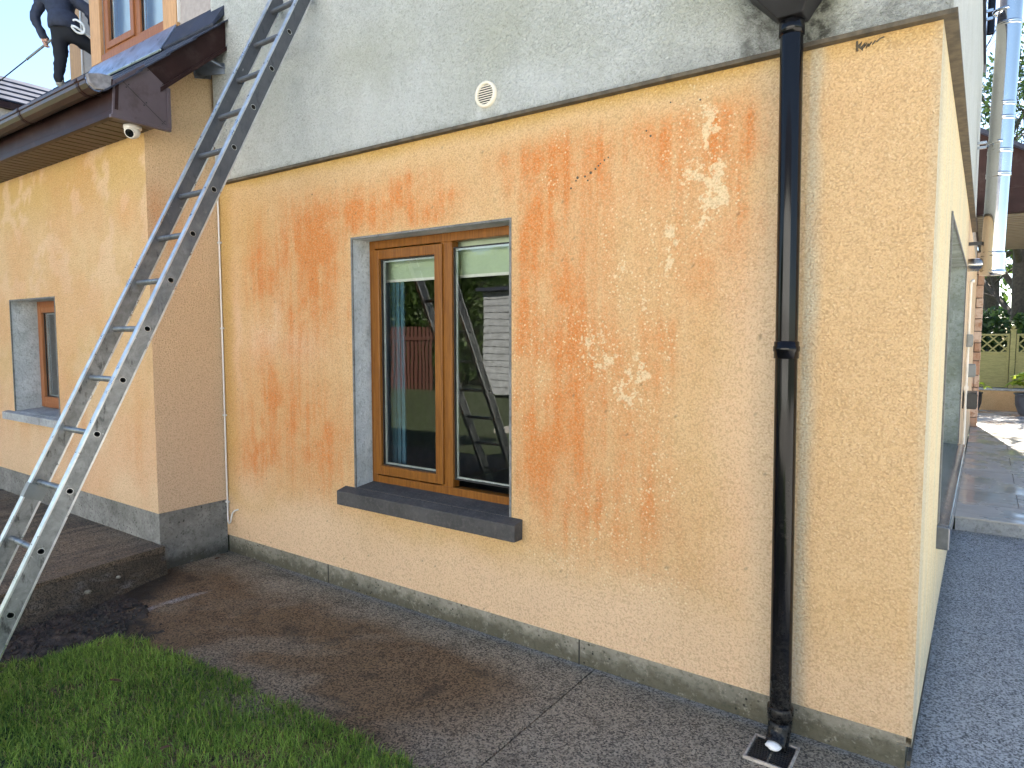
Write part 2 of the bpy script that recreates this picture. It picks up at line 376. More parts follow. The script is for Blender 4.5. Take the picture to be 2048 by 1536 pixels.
# ------------------------------------------------------------------ wall sheets with stain and shade attributes
def axis_pts(a, b, step, extra):
    pts = set(np.round(np.linspace(a, b, max(2, int(round((b-a)/step))+1)), 5)); ex = [e for e in extra if a < e < b]
    pts = [p for p in pts if all(abs(p-e) > step*.45 for e in ex)] + ex
    return np.array(sorted(pts))
def sheet(name, parent, mat, fn, u0, u1, v0, v1, step, place, holes=(), rim=.03, depth_dir=None, sides='btlr'):
    """grid over (u, v); place(u, v) -> xyz arrays; fn(u, v) -> dict of attributes; border turned back by rim"""
    us = axis_pts(u0, u1, step, [h for H in holes for h in H[:2]]); vs_ = axis_pts(v0, v1, step, [h for H in holes for h in H[2:]])
    U, V = np.meshgrid(us, vs_); nu, nv = len(us), len(vs_)
    P = np.stack(place(U, V), -1).reshape(-1, 3)
    idx = np.arange(nu*nv).reshape(nv, nu)
    uc = (us[:-1]+us[1:])/2; vc = (vs_[:-1]+vs_[1:])/2; UC, VC = np.meshgrid(uc, vc); keep = np.ones_like(UC, bool)
    for h in holes: keep &= ~((UC > h[0]) & (UC < h[1]) & (VC > h[2]) & (VC < h[3]))
    q = np.stack([idx[:-1,:-1], idx[:-1,1:], idx[1:,1:], idx[1:,:-1]], -1)[keep]
    faces = [tuple(f) for f in q.tolist()]; verts = P.tolist(); extra_src = []
    dd = np.array(depth_dir, float) * rim
    def strip(ids):
        nonlocal verts
        b = len(verts); verts += (P[ids] + dd).tolist(); extra_src.extend(ids.tolist())
        for k in range(len(ids)-1): faces.append((int(ids[k]), int(ids[k+1]), b+k+1, b+k))
    for k, ids in (('b', idx[0,:]), ('t', idx[-1,:]), ('l', idx[:,0]), ('r', idx[:,-1])):
        if k in sides: strip(ids)
    me = bpy.data.meshes.new(name); me.from_pydata(verts, [], faces); me.materials.append(mat)
    for k, a in fn(U, V).items():
        at = me.attributes.new(k, 'FLOAT', 'POINT'); a = np.clip(np.broadcast_to(a, U.shape), 0, 1).reshape(-1)
        at.data.foreach_set('value', np.concatenate([a, a[extra_src]]).astype(np.float32))
    me.update(); o = bpy.data.objects.new(name, me); COL.objects.link(o)
    if parent is not None: o.parent = parent; o.matrix_parent_inverse = Matrix.Translation(-wpos(parent))
    return o

def blobs(U, V, lst):
    """soft patches (u, v, ru, rv, amount) with wandering edges and vertical runs"""
    wx = (fbm(U*3.1, V*3.1, 5)-.5)*.20; wy = (fbm(U*3.1, V*3.1, 9)-.5)*.20; t = 0
    for (u, v, ru, rv, a) in lst:
        d = ((U+wx-u)/ru)**2 + ((V+wy-v)/rv)**2
        t = np.maximum(t, a*np.exp(-d*1.1))
    return t

HW = (1.395, 2.575, .66, 2.19)       # opening of the gable window
def gable_attr(x, z):
    run = fbm(x*9, z*1.3, 31, 4); run2 = fbm(x*22, z*2.6, 77, 4); br = fbm(x*5, z*5, 51, 5); sp = fbm(x*26, z*26, 4, 3)
    o = blobs(x, z, [(.98,2.18,.42,.24,.88),(1.50,2.34,.50,.18,1.0),(1.78,2.37,.34,.19,1.0),(2.02,2.32,.24,.14,.75),(1.15,2.05,.25,.22,.8),(.72,2.12,.30,.26,.62),
                     (.95,1.82,.45,.35,.70),(.62,1.95,.30,.25,.6),(.45,2.10,.22,.32,.45),(1.15,1.95,.22,.28,.60),(2.66,2.45,.18,.20,.78),(2.86,2.42,.22,.22,.92),(3.05,2.45,.18,.18,.6),
                     (2.72,2.02,.14,.40,.90),(2.82,1.72,.22,.35,.62),(2.95,1.30,.26,.60,.60),(2.75,1.05,.16,.40,.55),(3.00,.80,.30,.30,.45),
                     (3.42,2.52,.20,.20,.75),(3.60,2.50,.20,.22,.88),(3.72,2.40,.10,.42,.80),(3.35,1.45,.11,.34,.62),(3.30,1.02,.12,.42,.52),
                     (3.55,1.95,.18,.25,.30),(2.62,1.60,.06,.7,.55),(.66,1.10,.42,.48,.58),(.98,.90,.38,.32,.66),(.42,.78,.28,.18,.70),(1.20,.95,.14,.35,.58),(.75,1.40,.4,.3,.32)])
    o = o * (.55 + .50*sstep(.30,.62,br) + .35*sstep(.40,.66,run)) * (.75 + .4*sstep(.35,.6,run2))
    brk = fbm(x*16, z*11, 301, 4, .65); strk = fbm(x*34, z*1.6, 303, 3)
    o = o*np.clip(.68 + .48*sstep(.34,.62,brk), 0, 1.2)*(.82 + .32*sstep(.42,.62,strk))
    halo = blobs(x, z, [(1.2,2.1,.95,.55,.5),(3.1,2.2,.75,.6,.45),(2.95,1.3,.55,.95,.55),(.8,1.1,.7,.65,.42),(3.1,.78,.6,.42,.5),(3.45,.45,.3,.3,.35)])
    o = np.clip(o*.92 + halo*.72*(.3+.7*br+.5*sstep(.4,.65,strk)-.15) + .05*(br-.3), 0, .95)
    edge = fbm(x*4, 0*z, 3)
    o = o*sstep(2.66, 2.50, z + .06*edge)*sstep(.40, .58, z + .16*(fbm(x*3.2, z*3.2, 8)-.5))
    nearwin = np.maximum(np.maximum(HW[0]-x, x-HW[1]), np.maximum(HW[2]-z, z-HW[3]))
    o = o*np.clip(.25+nearwin/.055, .25, 1)
    pale = blobs(x, z, [(3.55,2.48,.09,.14,.95),(3.60,2.22,.09,.22,1.0),(3.50,2.32,.10,.10,.8),(3.44,2.00,.08,.20,.8),(3.18,1.98,.10,.22,.62),(3.05,1.52,.18,.16,.75),(3.25,1.40,.16,.16,.85),
                        (3.38,1.62,.12,.20,.65),(3.38,1.10,.10,.30,.62),(3.30,1.75,.07,.5,.55),(3.33,.85,.08,.35,.5),(2.80,2.33,.08,.05,.85),(2.90,2.45,.05,.06,.55),(2.72,1.45,.12,.30,.42),(3.12,.75,.16,.18,.55),(2.95,.52,.25,.12,.45),(3.35,.5,.2,.15,.4),(.55,1.62,.3,.12,.25)])
    pale = np.clip(pale*(.55+1.0*sstep(.35,.6,sp)), 0, 1)
    peach = sstep(.62, .30, z + .30*(fbm(x*2.4, z*2.4, 12)-.5) + .05*np.sin(x*5))*.75
    peach = np.maximum(peach, .6*sstep(3.55, 3.80, x + .2*(br-.5))*sstep(2.3,1.6,z)*(x < 3.9))
    peach = np.maximum(peach, blobs(x, z, [(.45,1.55,.22,.14,.7),(.85,1.50,.25,.12,.6),(.16,1.60,.06,.42,.6),(.62,1.72,.08,.10,.45),(.30,.55,.25,.2,.5)]))
    ochre = np.maximum(sstep(2.60, 2.69, z + .05*(edge-.5))*.95, np.maximum(sstep(.20, .04, x + .05*(br-.5))*.7, blobs(x, z, [(2.2,.47,.45,.07,.45),(.35,2.35,.25,.25,.35)])))
    right = sstep(3.96, 3.99, x)
    tan = .22*br + .45*right*(.6+.6*fbm(x*2, z*2, 66)) + .40*blobs(x, z, [(3.55,.45,.22,.35,.8),(1.5,.42,.06,.22,.6),(2.0,.40,.05,.16,.5)])
    grey = np.maximum(sstep(4.05, 3.985, x + .05*(run2-.5) + .03*(br-.5))*right*(.72)*(.55+.8*run), .35*sstep(4.36, 4.40, x)*(.3+run2))
    grey = np.maximum(grey, .30*sstep(3.74, 3.86, x + .05*(br-.5))*(1-right))
    dk = fbm(x*60, z*60, 91, 2)
    dark = sstep(.90,.94,dk)*.6
    return dict(orange=o, pale=pale, peach=peach, ochre=ochre, tan=tan, grey=grey, dark=dark, cream=0*x)
def upper_attr(x, z):
    br = fbm(x*4, z*4, 21); r = fbm(x*14, z*3, 41)
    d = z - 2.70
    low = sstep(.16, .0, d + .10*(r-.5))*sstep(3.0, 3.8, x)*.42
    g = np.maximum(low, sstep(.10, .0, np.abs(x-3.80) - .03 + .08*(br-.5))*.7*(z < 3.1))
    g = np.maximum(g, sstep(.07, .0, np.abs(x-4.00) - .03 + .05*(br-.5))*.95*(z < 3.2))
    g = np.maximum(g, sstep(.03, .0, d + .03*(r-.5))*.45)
    g = np.maximum(g, .55*sstep(.5,.64,br)*sstep(3.95, 4.3, x)*sstep(.35,.1,d)); g = np.maximum(g, .10*sstep(.55,.8,br)*sstep(2.5,3.5,x))
    moss = blobs(x, z, [(2.55,3.15,.5,.35,.3),(2.9,3.0,.3,.2,.25),(4.02,2.95,.12,.25,.9),(3.6,2.95,.3,.15,.4),(.6,3.3,.4,.3,.3),(1.6,3.2,.5,.3,.25)])*(.5+br)
    lime = blobs(x, z, [(2.42,2.74,.02,.05,.6),(2.56,2.73,.015,.05,.6),(1.6,2.9,.5,.25,.35),(2.8,2.8,.25,.1,.4)])*(.4+r)
    return dict(grime=g, moss=moss, lime=lime)
def wing_attr(x, z):
    br = fbm(x*2.2, z*2.2, 61); r = fbm(x*8, z*1.2, 63); e = fbm(x*4.5, z*4.5, 64, 5)
    o = .24*sstep(.40,.68,br) + .22*sstep(.45,.7,r)*sstep(.45,.9,z)*sstep(1.5,.8,z)
    o = np.maximum(o, blobs(x, z, [(-.3,2.45,.2,.1,.32)]))
    peach = np.clip(.65*sstep(1.5,.6,z) + .55*sstep(.55,.60,e)*sstep(1.6,2.3,z+.2*br), 0, .8)
    ochre = np.clip(.85*sstep(2.35,2.75,z+.35*(e-.5)) + .3*(e > .6), 0, .85)  # ochre deepening towards the top paints in the shade under the soffit
    return dict(orange=o, pale=0*x, peach=peach, ochre=ochre*.75, tan=.22*r + .2*sstep(.12,0,z-.4), grey=.10*br, dark=0*x)
def return_attr(y, z):
    br = fbm(y*3, z*3, 71); r = fbm(y*12, z*2, 73)
    o = blobs(y, z, [(-.42,2.42,.09,.16,.55),(-.30,2.35,.08,.2,.4)])*(.5+r)
    dark = np.clip(sstep(-.05,-.012,y+.02*(r-.5))*sstep(2.9,3.3,z)*.8 + sstep(3.1,3.4,z)*.12, 0, 1)  # dark top and inner corner paint in the shade below the flashing
    return dict(orange=o, pale=0*y, peach=.55+.40*sstep(1.9,.5,z), ochre=.45*sstep(2.5,3.0,z), tan=.08*br, grey=.08*sstep(1.9,.6,z)+.06*br, dark=dark)
def side_attr(y, z):
    r = fbm(y*14, z*.8, 81, 4); r2 = fbm(y*5, z*.5, 83)
    return dict(orange=0*y, pale=.6*sstep(.5,.65,r), peach=np.maximum(.9*sstep(.40,.25,z), .25*r2 + .5*sstep(3.8,4.6,y)), ochre=.25*r*sstep(2.2,2.6,z), cream=.75*sstep(5.0,3.5,y)*(.6+.6*r),
                tan=0*y, grey=np.clip(.62*sstep(.26,.10,y+.12*(r-.5)) + .30*sstep(.45,.6,r), 0, .75), dark=0*y)
def flat_attr(y, z): return dict(orange=.15*fbm(y*2, z*2, 3), peach=.3*fbm(y, z, 4), ochre=0*y, tan=.2*fbm(y*3, z, 6), pale=0*y, grey=0*y, dark=0*y)

# ================================================================== HOUSE
house = empty('house', (2.2, 2.8, 0), 'main house block with stained ochre lower wall and grey roughcast above', 'house')
XR = 4.40; PY = .018                                  # right side wall plane; plinth set back behind the render
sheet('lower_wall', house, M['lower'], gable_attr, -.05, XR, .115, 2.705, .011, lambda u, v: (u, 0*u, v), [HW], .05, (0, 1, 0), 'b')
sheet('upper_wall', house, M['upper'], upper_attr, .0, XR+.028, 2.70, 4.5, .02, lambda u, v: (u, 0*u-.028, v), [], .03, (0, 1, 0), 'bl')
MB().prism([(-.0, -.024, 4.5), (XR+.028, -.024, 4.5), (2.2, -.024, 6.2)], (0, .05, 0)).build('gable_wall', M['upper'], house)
SW = (1.2, 4.25, .60, 2.2)
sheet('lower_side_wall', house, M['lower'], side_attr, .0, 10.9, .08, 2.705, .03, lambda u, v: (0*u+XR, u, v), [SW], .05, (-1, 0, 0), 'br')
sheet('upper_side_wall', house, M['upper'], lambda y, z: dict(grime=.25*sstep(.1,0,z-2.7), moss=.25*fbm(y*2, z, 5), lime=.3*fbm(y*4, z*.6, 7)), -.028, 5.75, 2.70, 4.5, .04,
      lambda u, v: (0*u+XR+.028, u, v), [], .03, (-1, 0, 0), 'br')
MB().box(-.05, XR+.02, -.038, .012, 2.684, 2.7005).box(XR-.012, XR+.042, .0125, 5.76, 2.684, 2.7005).box(XR+.0205, XR+.042, -.038, .012, 2.684, 2.7005).build('drip_bead', M['bead'], house)
MB().box(XR-.014, XR-.002, .012, 1.19, .0, .02).build('side_bead', M['bead'], house)
MB().box(-.05, XR-.02, PY, .25, -.3, .118).box(XR-.25, XR-.02, .25, 10.9, -.3, .09).build('plinth', M['plinth'], house)
for xc in (1.09, 2.98): MB().box(xc, xc+.006, PY-.003, PY+.01, -.03, .117).build('plinth_crack', M['gasket'], house)
pts_ = [(4.134,2.676),(4.136,2.640),(4.135,2.655),(4.150,2.668),(4.142,2.654),(4.155,2.642),(4.150,2.652),(4.160,2.664),(4.156,2.648),(4.166,2.660),(4.164,2.646),(4.172,2.660),(4.172,2.650),(4.182,2.662),(4.184,2.653),(4.194,2.664),(4.198,2.659),(4.208,2.668),(4.222,2.671)]
MB().tube([(a, -.001+.0012*((k*7) % 3-1), b2) for k, (a, b2) in enumerate(pts_)], [.0042 if k < 13 else .0026 for k in range(len(pts_))], 6).build('scrawled_mark', M['bead'], house)
sp_ = MB()
for (a, b2, r_) in [(2.93,2.30,.006),(2.965,2.345,.008),(2.957,2.332,.005),(3.005,2.345,.006),(3.035,2.358,.008),(3.06,2.372,.006),(3.075,2.384,.005),(3.085,2.392,.004),(3.105,2.405,.005),(3.02,2.325,.005),(3.125,2.414,.004),(3.55,2.585,.005),(3.42,2.60,.004),(1.03,2.50,.005),(3.31,2.50,.005),(3.33,2.475,.006)]:
    sp_.lathe([(.0002,.004),(r_*.7,.003),(r_,-.002)], (a, 0, b2), 8, axis='y')
tag(sp_.build('mud_specks', M['bead'], house), kind='stuff')
# back and far walls that close the block
MB().box(-.02, .06, .03, 5.7, 2.9, 4.5).box(-.05, XR-.03, 5.66, 5.72, -.2, 4.5).build('rear_wall', M['upper'], house)
rf = MB()
rf.hexa([(-.2,-.1,4.36),(-.2,6.0,4.36),(2.2,6.0,6.2),(2.2,-.1,6.2),(-.2,-.1,4.46),(-.2,6.0,4.46),(2.2,6.0,6.3),(2.2,-.1,6.3)])
rf.hexa([(2.2,-.1,6.2),(2.2,6.0,6.2),(4.45,6.0,4.36),(4.45,-.1,4.36),(2.2,-.1,6.3),(2.2,6.0,6.3),(4.45,6.0,4.46),(4.45,-.1,4.46)])
rf.build('roof', M['slate'], house)  # unseen roof, ridge set low to shorten the shadow of the house

# --- casement window builder (front face at y=yf)
def window(parent, X0, X1, Z0, Z1, yf, lights, fw, mats, handle=True):
    """lights: list of (x0, x1, z0, z1, sash_border or 0)"""
    fr = MB(); d = .06
    xs = [l[0] for l in lights] + [l[1] for l in lights]
    fr.box(X0, X0+fw, yf, yf+d, Z0, Z1).box(X1-fw, X1, yf, yf+d, Z0, Z1).box(X0+fw, X1-fw, yf, yf+d, Z1-fw, Z1).box(X0+fw, X1-fw, yf, yf+d, Z0, Z0+fw)
    for a, b in zip(lights[:-1], lights[1:]): fr.box(a[1], b[0], yf+.001, yf+d, Z0+fw, Z1-fw)
    o = fr.build('window', mats[0], parent, .003)
    for (a, b, c, e, sb) in lights:
        if sb:
            s = MB(); y0, y1 = yf-.014, yf+.045
            z0, z1 = c-.022, e+.022; x0, x1 = a-.008, b+.022
            s.box(x0, x0+sb, y0, y1, z0, z1).box(x1-sb, x1, y0, y1, z0, z1).box(x0+sb, x1-sb, y0, y1, z1-sb, z1).box(x0+sb, x1-sb, y0, y1, z0, z0+sb)
            s.build('sash', mats[0], o, .004); a, b, c, e = x0+sb, x1-sb, z0+sb, z1-sb; yg = yf+.012
        else: yg = yf+.02
        g = MB(); t = .007
        for q in ((a, a+t, c, e), (b-t, b, c, e), (a+t, b-t, e-t, e), (a+t, b-t, c, c+t)): g.box(q[0], q[1], yg-.004, yg+.006, q[2], q[3])
        g.build('glazing_gasket', M['gasket'], o)
        g = MB(); t = .016
        for q in ((a, a+t, c, e), (b-t, b, c, e), (a+t, b-t, e-t, e), (a+t, b-t, c, c+t)): g.box(q[0], q[1], yg+.012, yg+.022, q[2], q[3])
        g.build('spacer_bar', M['spacer'], o)
        MB().add([(a, yg, c), (b, yg, c), (b, yg, e), (a, yg, e)], [(0,1,2,3)]).build('pane', M['glass'], o)
    return o
def reveal(parent, H, y0, y1, mat, edge=.012):
    m = MB(); x0, x1, z0, z1 = H; t = .02
    m.box(x0-t, x0, y0, y1, z0, z1+t).box(x1, x1+t, y0, y1, z0, z1+t).box(x0, x1, y0, y1, z1, z1+t).box(x0-t, x1+t, y0, y1, z0-t, z0)
    o = m.build('window_reveal', mat, parent)
    e = MB(); f = .009
    e.box(x0-f, x0+.003, y0-.006, y0+.003, z0, z1+f).box(x1-.003, x1+f, y0-.006, y0+.003, z0, z1+f).box(x0+.003, x1-.003, y0-.006, y0+.003, z1-.003, z1+f)
    e.build('reveal_edge', M['reveal_dark'], o); return o
reveal(house, HW, .002, .22, M['reveal'])
window(house, HW[0], HW[1], HW[2]+.012, HW[3], .140, [(1.437, 1.982, .755, 2.109, .058), (2.067, 2.527, .767, 2.106, 0)], .050, [M['oak']])
MB().hexa([(1.30,-.075,.555),(2.655,-.075,.555),(2.655,.0,.555),(1.30,.0,.555),(1.30,-.075,.643),(2.655,-.075,.643),(2.655,.0,.662),(1.30,.0,.662)]).hexa(
    [(1.3951,.0,.58),(2.5749,.0,.58),(2.5749,.19,.58),(1.3951,.19,.58),(1.3951,.0,.662),(2.5749,.0,.662),(2.5749,.19,.683),(1.3951,.19,.683)]).build('sill', M['sill'], house, .005)
# room behind the gable window
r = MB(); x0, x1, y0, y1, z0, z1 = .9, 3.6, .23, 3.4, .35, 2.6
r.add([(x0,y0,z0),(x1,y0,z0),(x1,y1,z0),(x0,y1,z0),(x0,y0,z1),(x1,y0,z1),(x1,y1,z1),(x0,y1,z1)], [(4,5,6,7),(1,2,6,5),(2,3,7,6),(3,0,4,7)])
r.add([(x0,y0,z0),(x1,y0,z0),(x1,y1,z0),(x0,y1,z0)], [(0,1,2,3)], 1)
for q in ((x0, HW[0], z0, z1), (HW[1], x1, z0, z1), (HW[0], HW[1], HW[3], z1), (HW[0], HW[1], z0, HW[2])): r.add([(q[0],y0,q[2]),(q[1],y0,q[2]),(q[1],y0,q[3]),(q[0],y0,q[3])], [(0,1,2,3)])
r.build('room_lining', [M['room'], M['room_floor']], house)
b = empty('roller_blind', (1.98, .235, 2.1), 'pale green roller blind drawn a little way down inside the large window', 'blind')
bm_ = MB().box(1.41, 2.56, .236, .238, 1.955, 2.17); bm_.build('fabric', M['blind'], b); MB().box(1.41, 2.56, .230, .244, 1.94, 1.956).build('bottom_bar', M['white'], b)
MB().tube([(1.41,.245,2.175),(2.56,.245,2.175)], .02).build('roller', M['white'], b)
c = MB(); n = 9
for i in range(n):
    xa = 1.40 + .02*i; c.box(xa, xa+.02, .25 + .012*(i % 2), .262 + .012*(i % 2), .40, 2.1)
tag(c.build('curtain', M['curtain'], None), 'blue grey curtain gathered at the left inside the large window', 'curtain')
# --- side window: deep recess, wet sill
reveal(house, (0,0,0,0), 0, 0, M['reveal']) if False else None
sw = MB(); y0, y1, z0, z1 = SW; z0 = .66
sw.box(XR-.2, XR-.004, y1, y1+.02, z0-.06, z1).box(XR-.2, XR-.004, y0-.02, y0, z0-.06, z1).box(XR-.2, XR-.004, y0-.02, y1+.02, z1, z1+.02).build('window_reveal', M['reveal_green'], house)
MB().box(XR-.003, XR+.008, y0-.045, y0+.002, z0, z1+.012).box(XR-.003, XR+.006, y1-.002, y1+.012, z0, z1+.012).box(XR-.003, XR+.006, y0+.002, y1-.002, z1-.002, z1+.012).build('reveal_edge', M['reveal_dark'], house)
w = MB(); w.box(XR-.2, XR-.15, y0, y0+.06, z0, z1).box(XR-.2, XR-.15, y1-.06, y1, z0, z1).box(XR-.2, XR-.15, y0+.06, y1-.06, z1-.06, z1).box(XR-.2, XR-.15, y0+.06, y1-.06, z0, z0+.06).box(XR-.2, XR-.15, 2.7, 2.76, z0+.06, z1-.06)
w = w.build('window', M['oak'], house); MB().add([(XR-.17,y0,z0),(XR-.17,y1,z0),(XR-.17,y1,z1),(XR-.17,y0,z1)], [(0,1,2,3)]).build('pane', M['glass'], w)
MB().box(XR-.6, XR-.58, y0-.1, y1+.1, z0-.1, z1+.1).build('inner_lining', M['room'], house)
MB().hexa([(XR-.2,y0-.06,.53),(XR+.055,y0-.06,.53),(XR+.055,y1+.06,.53),(XR-.2,y1+.06,.53),(XR-.2,y0-.06,.665),(XR+.055,y0-.06,.645),(XR+.055,y1+.06,.645),(XR-.2,y1+.06,.665)]).build('sill', M['sill_wet'], house, .006)

# ================================================================== WING on the left
XW, YW = -.03, -.51                                   # return wall plane, front wall plane
def roofz(y): return 3.83 + .883*y
wing = empty('house_wing', (-3, -.2, 0), 'lower ochre wing at the left with brown eaves, catslide roof and dormer', 'house wing')
WW = (-2.49, -1.555, .92, 1.913)
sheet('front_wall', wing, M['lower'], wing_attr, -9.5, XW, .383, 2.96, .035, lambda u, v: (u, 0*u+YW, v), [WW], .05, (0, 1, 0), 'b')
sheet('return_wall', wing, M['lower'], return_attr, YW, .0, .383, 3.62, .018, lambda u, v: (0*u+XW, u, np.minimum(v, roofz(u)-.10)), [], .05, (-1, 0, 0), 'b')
MB().box(-9.5, XW-.004, YW+.006, YW+.3, -.3, .385).box(XW-.3, XW-.004, YW+.3, -.001, -.3, .385).build('plinth', M['wing_plinth'], wing)
reveal(wing, WW, YW+.002, YW+.30, M['reveal'])
window(wing, WW[0], WW[1], WW[2]+.04, WW[3], YW+.205, [(-2.42, -1.625, 1.03, 1.84, .05)], .055, [M['oak_dark']])
MB().box(WW[0]-.02, WW[1]+.02, YW+.42, YW+.425, .8, 2.0).build('inner_lining', M['blind_sky'], wing)
MB().hexa([(-2.66,YW-.05,.86),(-1.40,YW-.05,.86),(-1.40,YW,.86),(-2.66,YW,.86),(-2.66,YW-.05,.925),(-1.40,YW-.05,.925),(-1.40,YW,.935),(-2.66,YW,.935)]).hexa(
    [(-2.4899,YW,.88),(-1.5551,YW,.88),(-1.5551,YW+.28,.88),(-2.4899,YW+.28,.88),(-2.4899,YW,.938),(-1.5551,YW,.938),(-1.5551,YW+.28,.958),(-2.4899,YW+.28,.958)]).build('sill', M['sill_grey'], wing, .004)
def roofz(y): return 3.83 + .883*y
# eaves: soffit boards, fascia, gutter with brackets and stop end
ZS, YF, XB = 2.955, -.785, .18
for i in range(46):
    xa = XB-.035 - .1*(i+1)
    MB().box(xa+.008, xa+.092, YF+.012, YW-.002, ZS-.012, ZS).build('soffit_board', M['soffit'], wing)
MB().box(-9.5, XB-.02, YF+.004, YW-.002, ZS+.012, ZS+.016).build('soffit_backing', M['gasket'], wing)
f = MB().box(-9.5, XB-.012, YF-.006, YF+.012, ZS+.022, 3.16).box(-9.5, XB-.012, YF-.014, YF+.02, ZS-.018, ZS+.022)
f.build('fascia', M['brown'], wing, .003)
be = [(XB,-.80,ZS-.012),(XB,-.455,ZS-.012),(XB,-.455,3.205),(XB,-.60,3.305),(XB,-.785,3.15)]
MB().prism(be, (-.012,0,0)).build('eave_box_end', M['brown_end'], wing, .003)
MB().box(XB-.014, XB+.012, -.812, -.443, ZS-.03, ZS-.010).box(XB-.014, XB+.012, -.463, -.441, ZS-.010, 3.20).box(XB-.014, XB+.005, -.462, -.455, ZS-.010, 3.20).build('box_end_trim', M['brown_end'], wing, .002)
MB().prism([(XB+.001,-.775,3.14),(XB+.001,-.755,3.14),(XB+.001,-.765,2.98),(XB+.001,-.785,2.98)], (.002,0,0)).build('rust_scar', M['brown'], wing)
jl = MB(); p0, p1 = Vector((XB+.0005,-.735,3.165)), Vector((XB+.0005,-.475,2.965)); dv = (p1-p0).normalized()*.0015; nv = Vector((0, dv.z, -dv.y))
jl.prism([p0+nv, p1+nv, p1-nv, p0-nv], (.001,0,0))
for t in (.12, .52, .95):
    for sgn in (-1, 1): q = p0.lerp(p1, t) + nv.normalized()*.012*sgn; jl.lathe([(.0001,.0),(.004,.0)], (0,0,0), 6) if False else jl.box(XB+.0005, XB+.004, q.y-.003, q.y+.003, q.z-.003, q.z+.003)
for (yy, zz) in ((-.575,3.275),(-.485,3.215)): jl.box(XB+.0005, XB+.004, yy-.003, yy+.003, zz-.003, zz+.003)
jl.build('box_end_screws', M['gasket'], wing)
# gutter: half-round with moulded front, hollow
gy, gz, gr = -.865, 3.135, .062
prof = [(gy-gr-.004, gz+.012), (gy-gr-.004, gz-.006), (gy-gr+.004, gz-.010), (gy-gr+.006, gz-.030), (gy-gr+.020, gz-.052), (gy-.012, gz-.068), (gy+.015, gz-.068), (gy+.042, gz-.052), (gy+.058, gz-.02), (gy+.060, gz+.014)]
g = MB(); inn = [(gy+(p[0]-gy)*.93, gz+.012 if k in (0, len(prof)-1) else gz+(p[1]-gz)*.93) for k, p in enumerate(prof)]
loop = prof + inn[::-1]
g.prism([(XB-.045, a, b2) for a, b2 in loop], (-9.4, 0, 0)); gut = g.build('gutter', M['gutter'], wing)
for xb_ in (.04, -.86, -1.76, -2.66):
    k = MB(); o2 = [(gy+(p[0]-gy)*1.06, gz+(p[1]-gz)*1.06) for p in prof]; lp = o2 + prof[::-1]
    k.prism([(xb_, a, b2) for a, b2 in lp], (-.032, 0, 0)); k.box(xb_-.024, xb_-.008, gy+.05, YF-.005, gz-.05, gz-.035); k.build('gutter_bracket', M['brown'], gut)
cm = MB(); cm.prism([(XB-.05,a,b2) for a, b2 in [(gy-.058,gz+.02),(gy-.05,gz-.03),(gy-.01,gz-.058),(gy+.04,gz-.05),(gy+.085,gz-.02),(gy+.085,gz+.045),(gy+.01,gz+.04)]], (.035, 0, 0))
cm.build('stop_end', M['cement'], gut, .006)
# verge (rake) boards
def rake(y0, y1, lo, hi, x0, x1): return [(x0,y0,roofz(y0)+lo),(x1,y0,roofz(y0)+lo),(x1,y1,roofz(y1)+lo),(x0,y1,roofz(y1)+lo),(x0,y0,roofz(y0)+hi),(x1,y0,roofz(y0)+hi),(x1,y1,roofz(y1)+hi),(x0,y1,roofz(y1)+hi)]
MB().hexa(rake(-.60, -.030, -.205, -.025, XB-.03, XB-.006)).build('bargeboard', M['brown'], wing, .002)
MB().hexa(rake(-.50, -.030, -.225, -.195, XB-.04, XB+.008)).hexa(rake(-.50, -.030, -.215, -.206, XW, XB-.04)).build('barge_trim', M['brown'], wing, .002)
MB().prism([(XW+.002,-.03,3.60),(XW+.002,-.17,3.50),(XB-.03,-.17,3.49),(XB-.02,-.03,3.46)], (0,0,.012)).prism([(XW+.004,-.17,3.50),(XW+.004,-.03,3.60),(XW+.004,-.03,3.43),(XW+.004,-.15,3.40)], (.01,0,0)).prism(
    [(XW+.01,-.155,3.50),(XB-.03,-.035,3.50),(XB-.03,-.035,3.43),(XW+.01,-.155,3.41)], (0,.008,0)).build('lead_flashing', M['lead'], wing)
# slate courses up the catslide
cs = .24; k = 0; y = -.83
dy = cs*math.cos(math.atan(.883))
while y < 4.2:
    x1 = XB+.03 if y < -.04 else -.07
    m = MB(); y1 = min(y+dy*1.15, -.031) if (y < -.04) else y+dy*1.15
    m.hexa([(-9.5,y,roofz(y)-.020),(x1,y,roofz(y)-.020),(x1,y1,roofz(y1)-.030),(-9.5,y1,roofz(y1)-.030),(-9.5,y,roofz(y)-.010),(x1,y,roofz(y)-.010),(x1,y1,roofz(y1)-.021),(-9.5,y1,roofz(y1)-.021)])
    m.build('slate_course', M['slate'], wing); y += dy; k += 1
MB().hexa([(-9.5,-.75,3.06),(-.1,-.75,3.06),(-.1,4.3,7.52),(-9.5,4.3,7.52),(-9.5,-.75,3.12),(-.1,-.75,3.12),(-.1,4.3,7.58),(-9.5,4.3,7.58)]).build('roof_deck', M['gasket'], wing)
MB().box(-9.5, -.1, 4.28, 4.4, -.2, 7.5).box(-9.5, -9.4, -.45, 4.3, -.2, 3.0).build('rear_wall', M['upper'], wing)
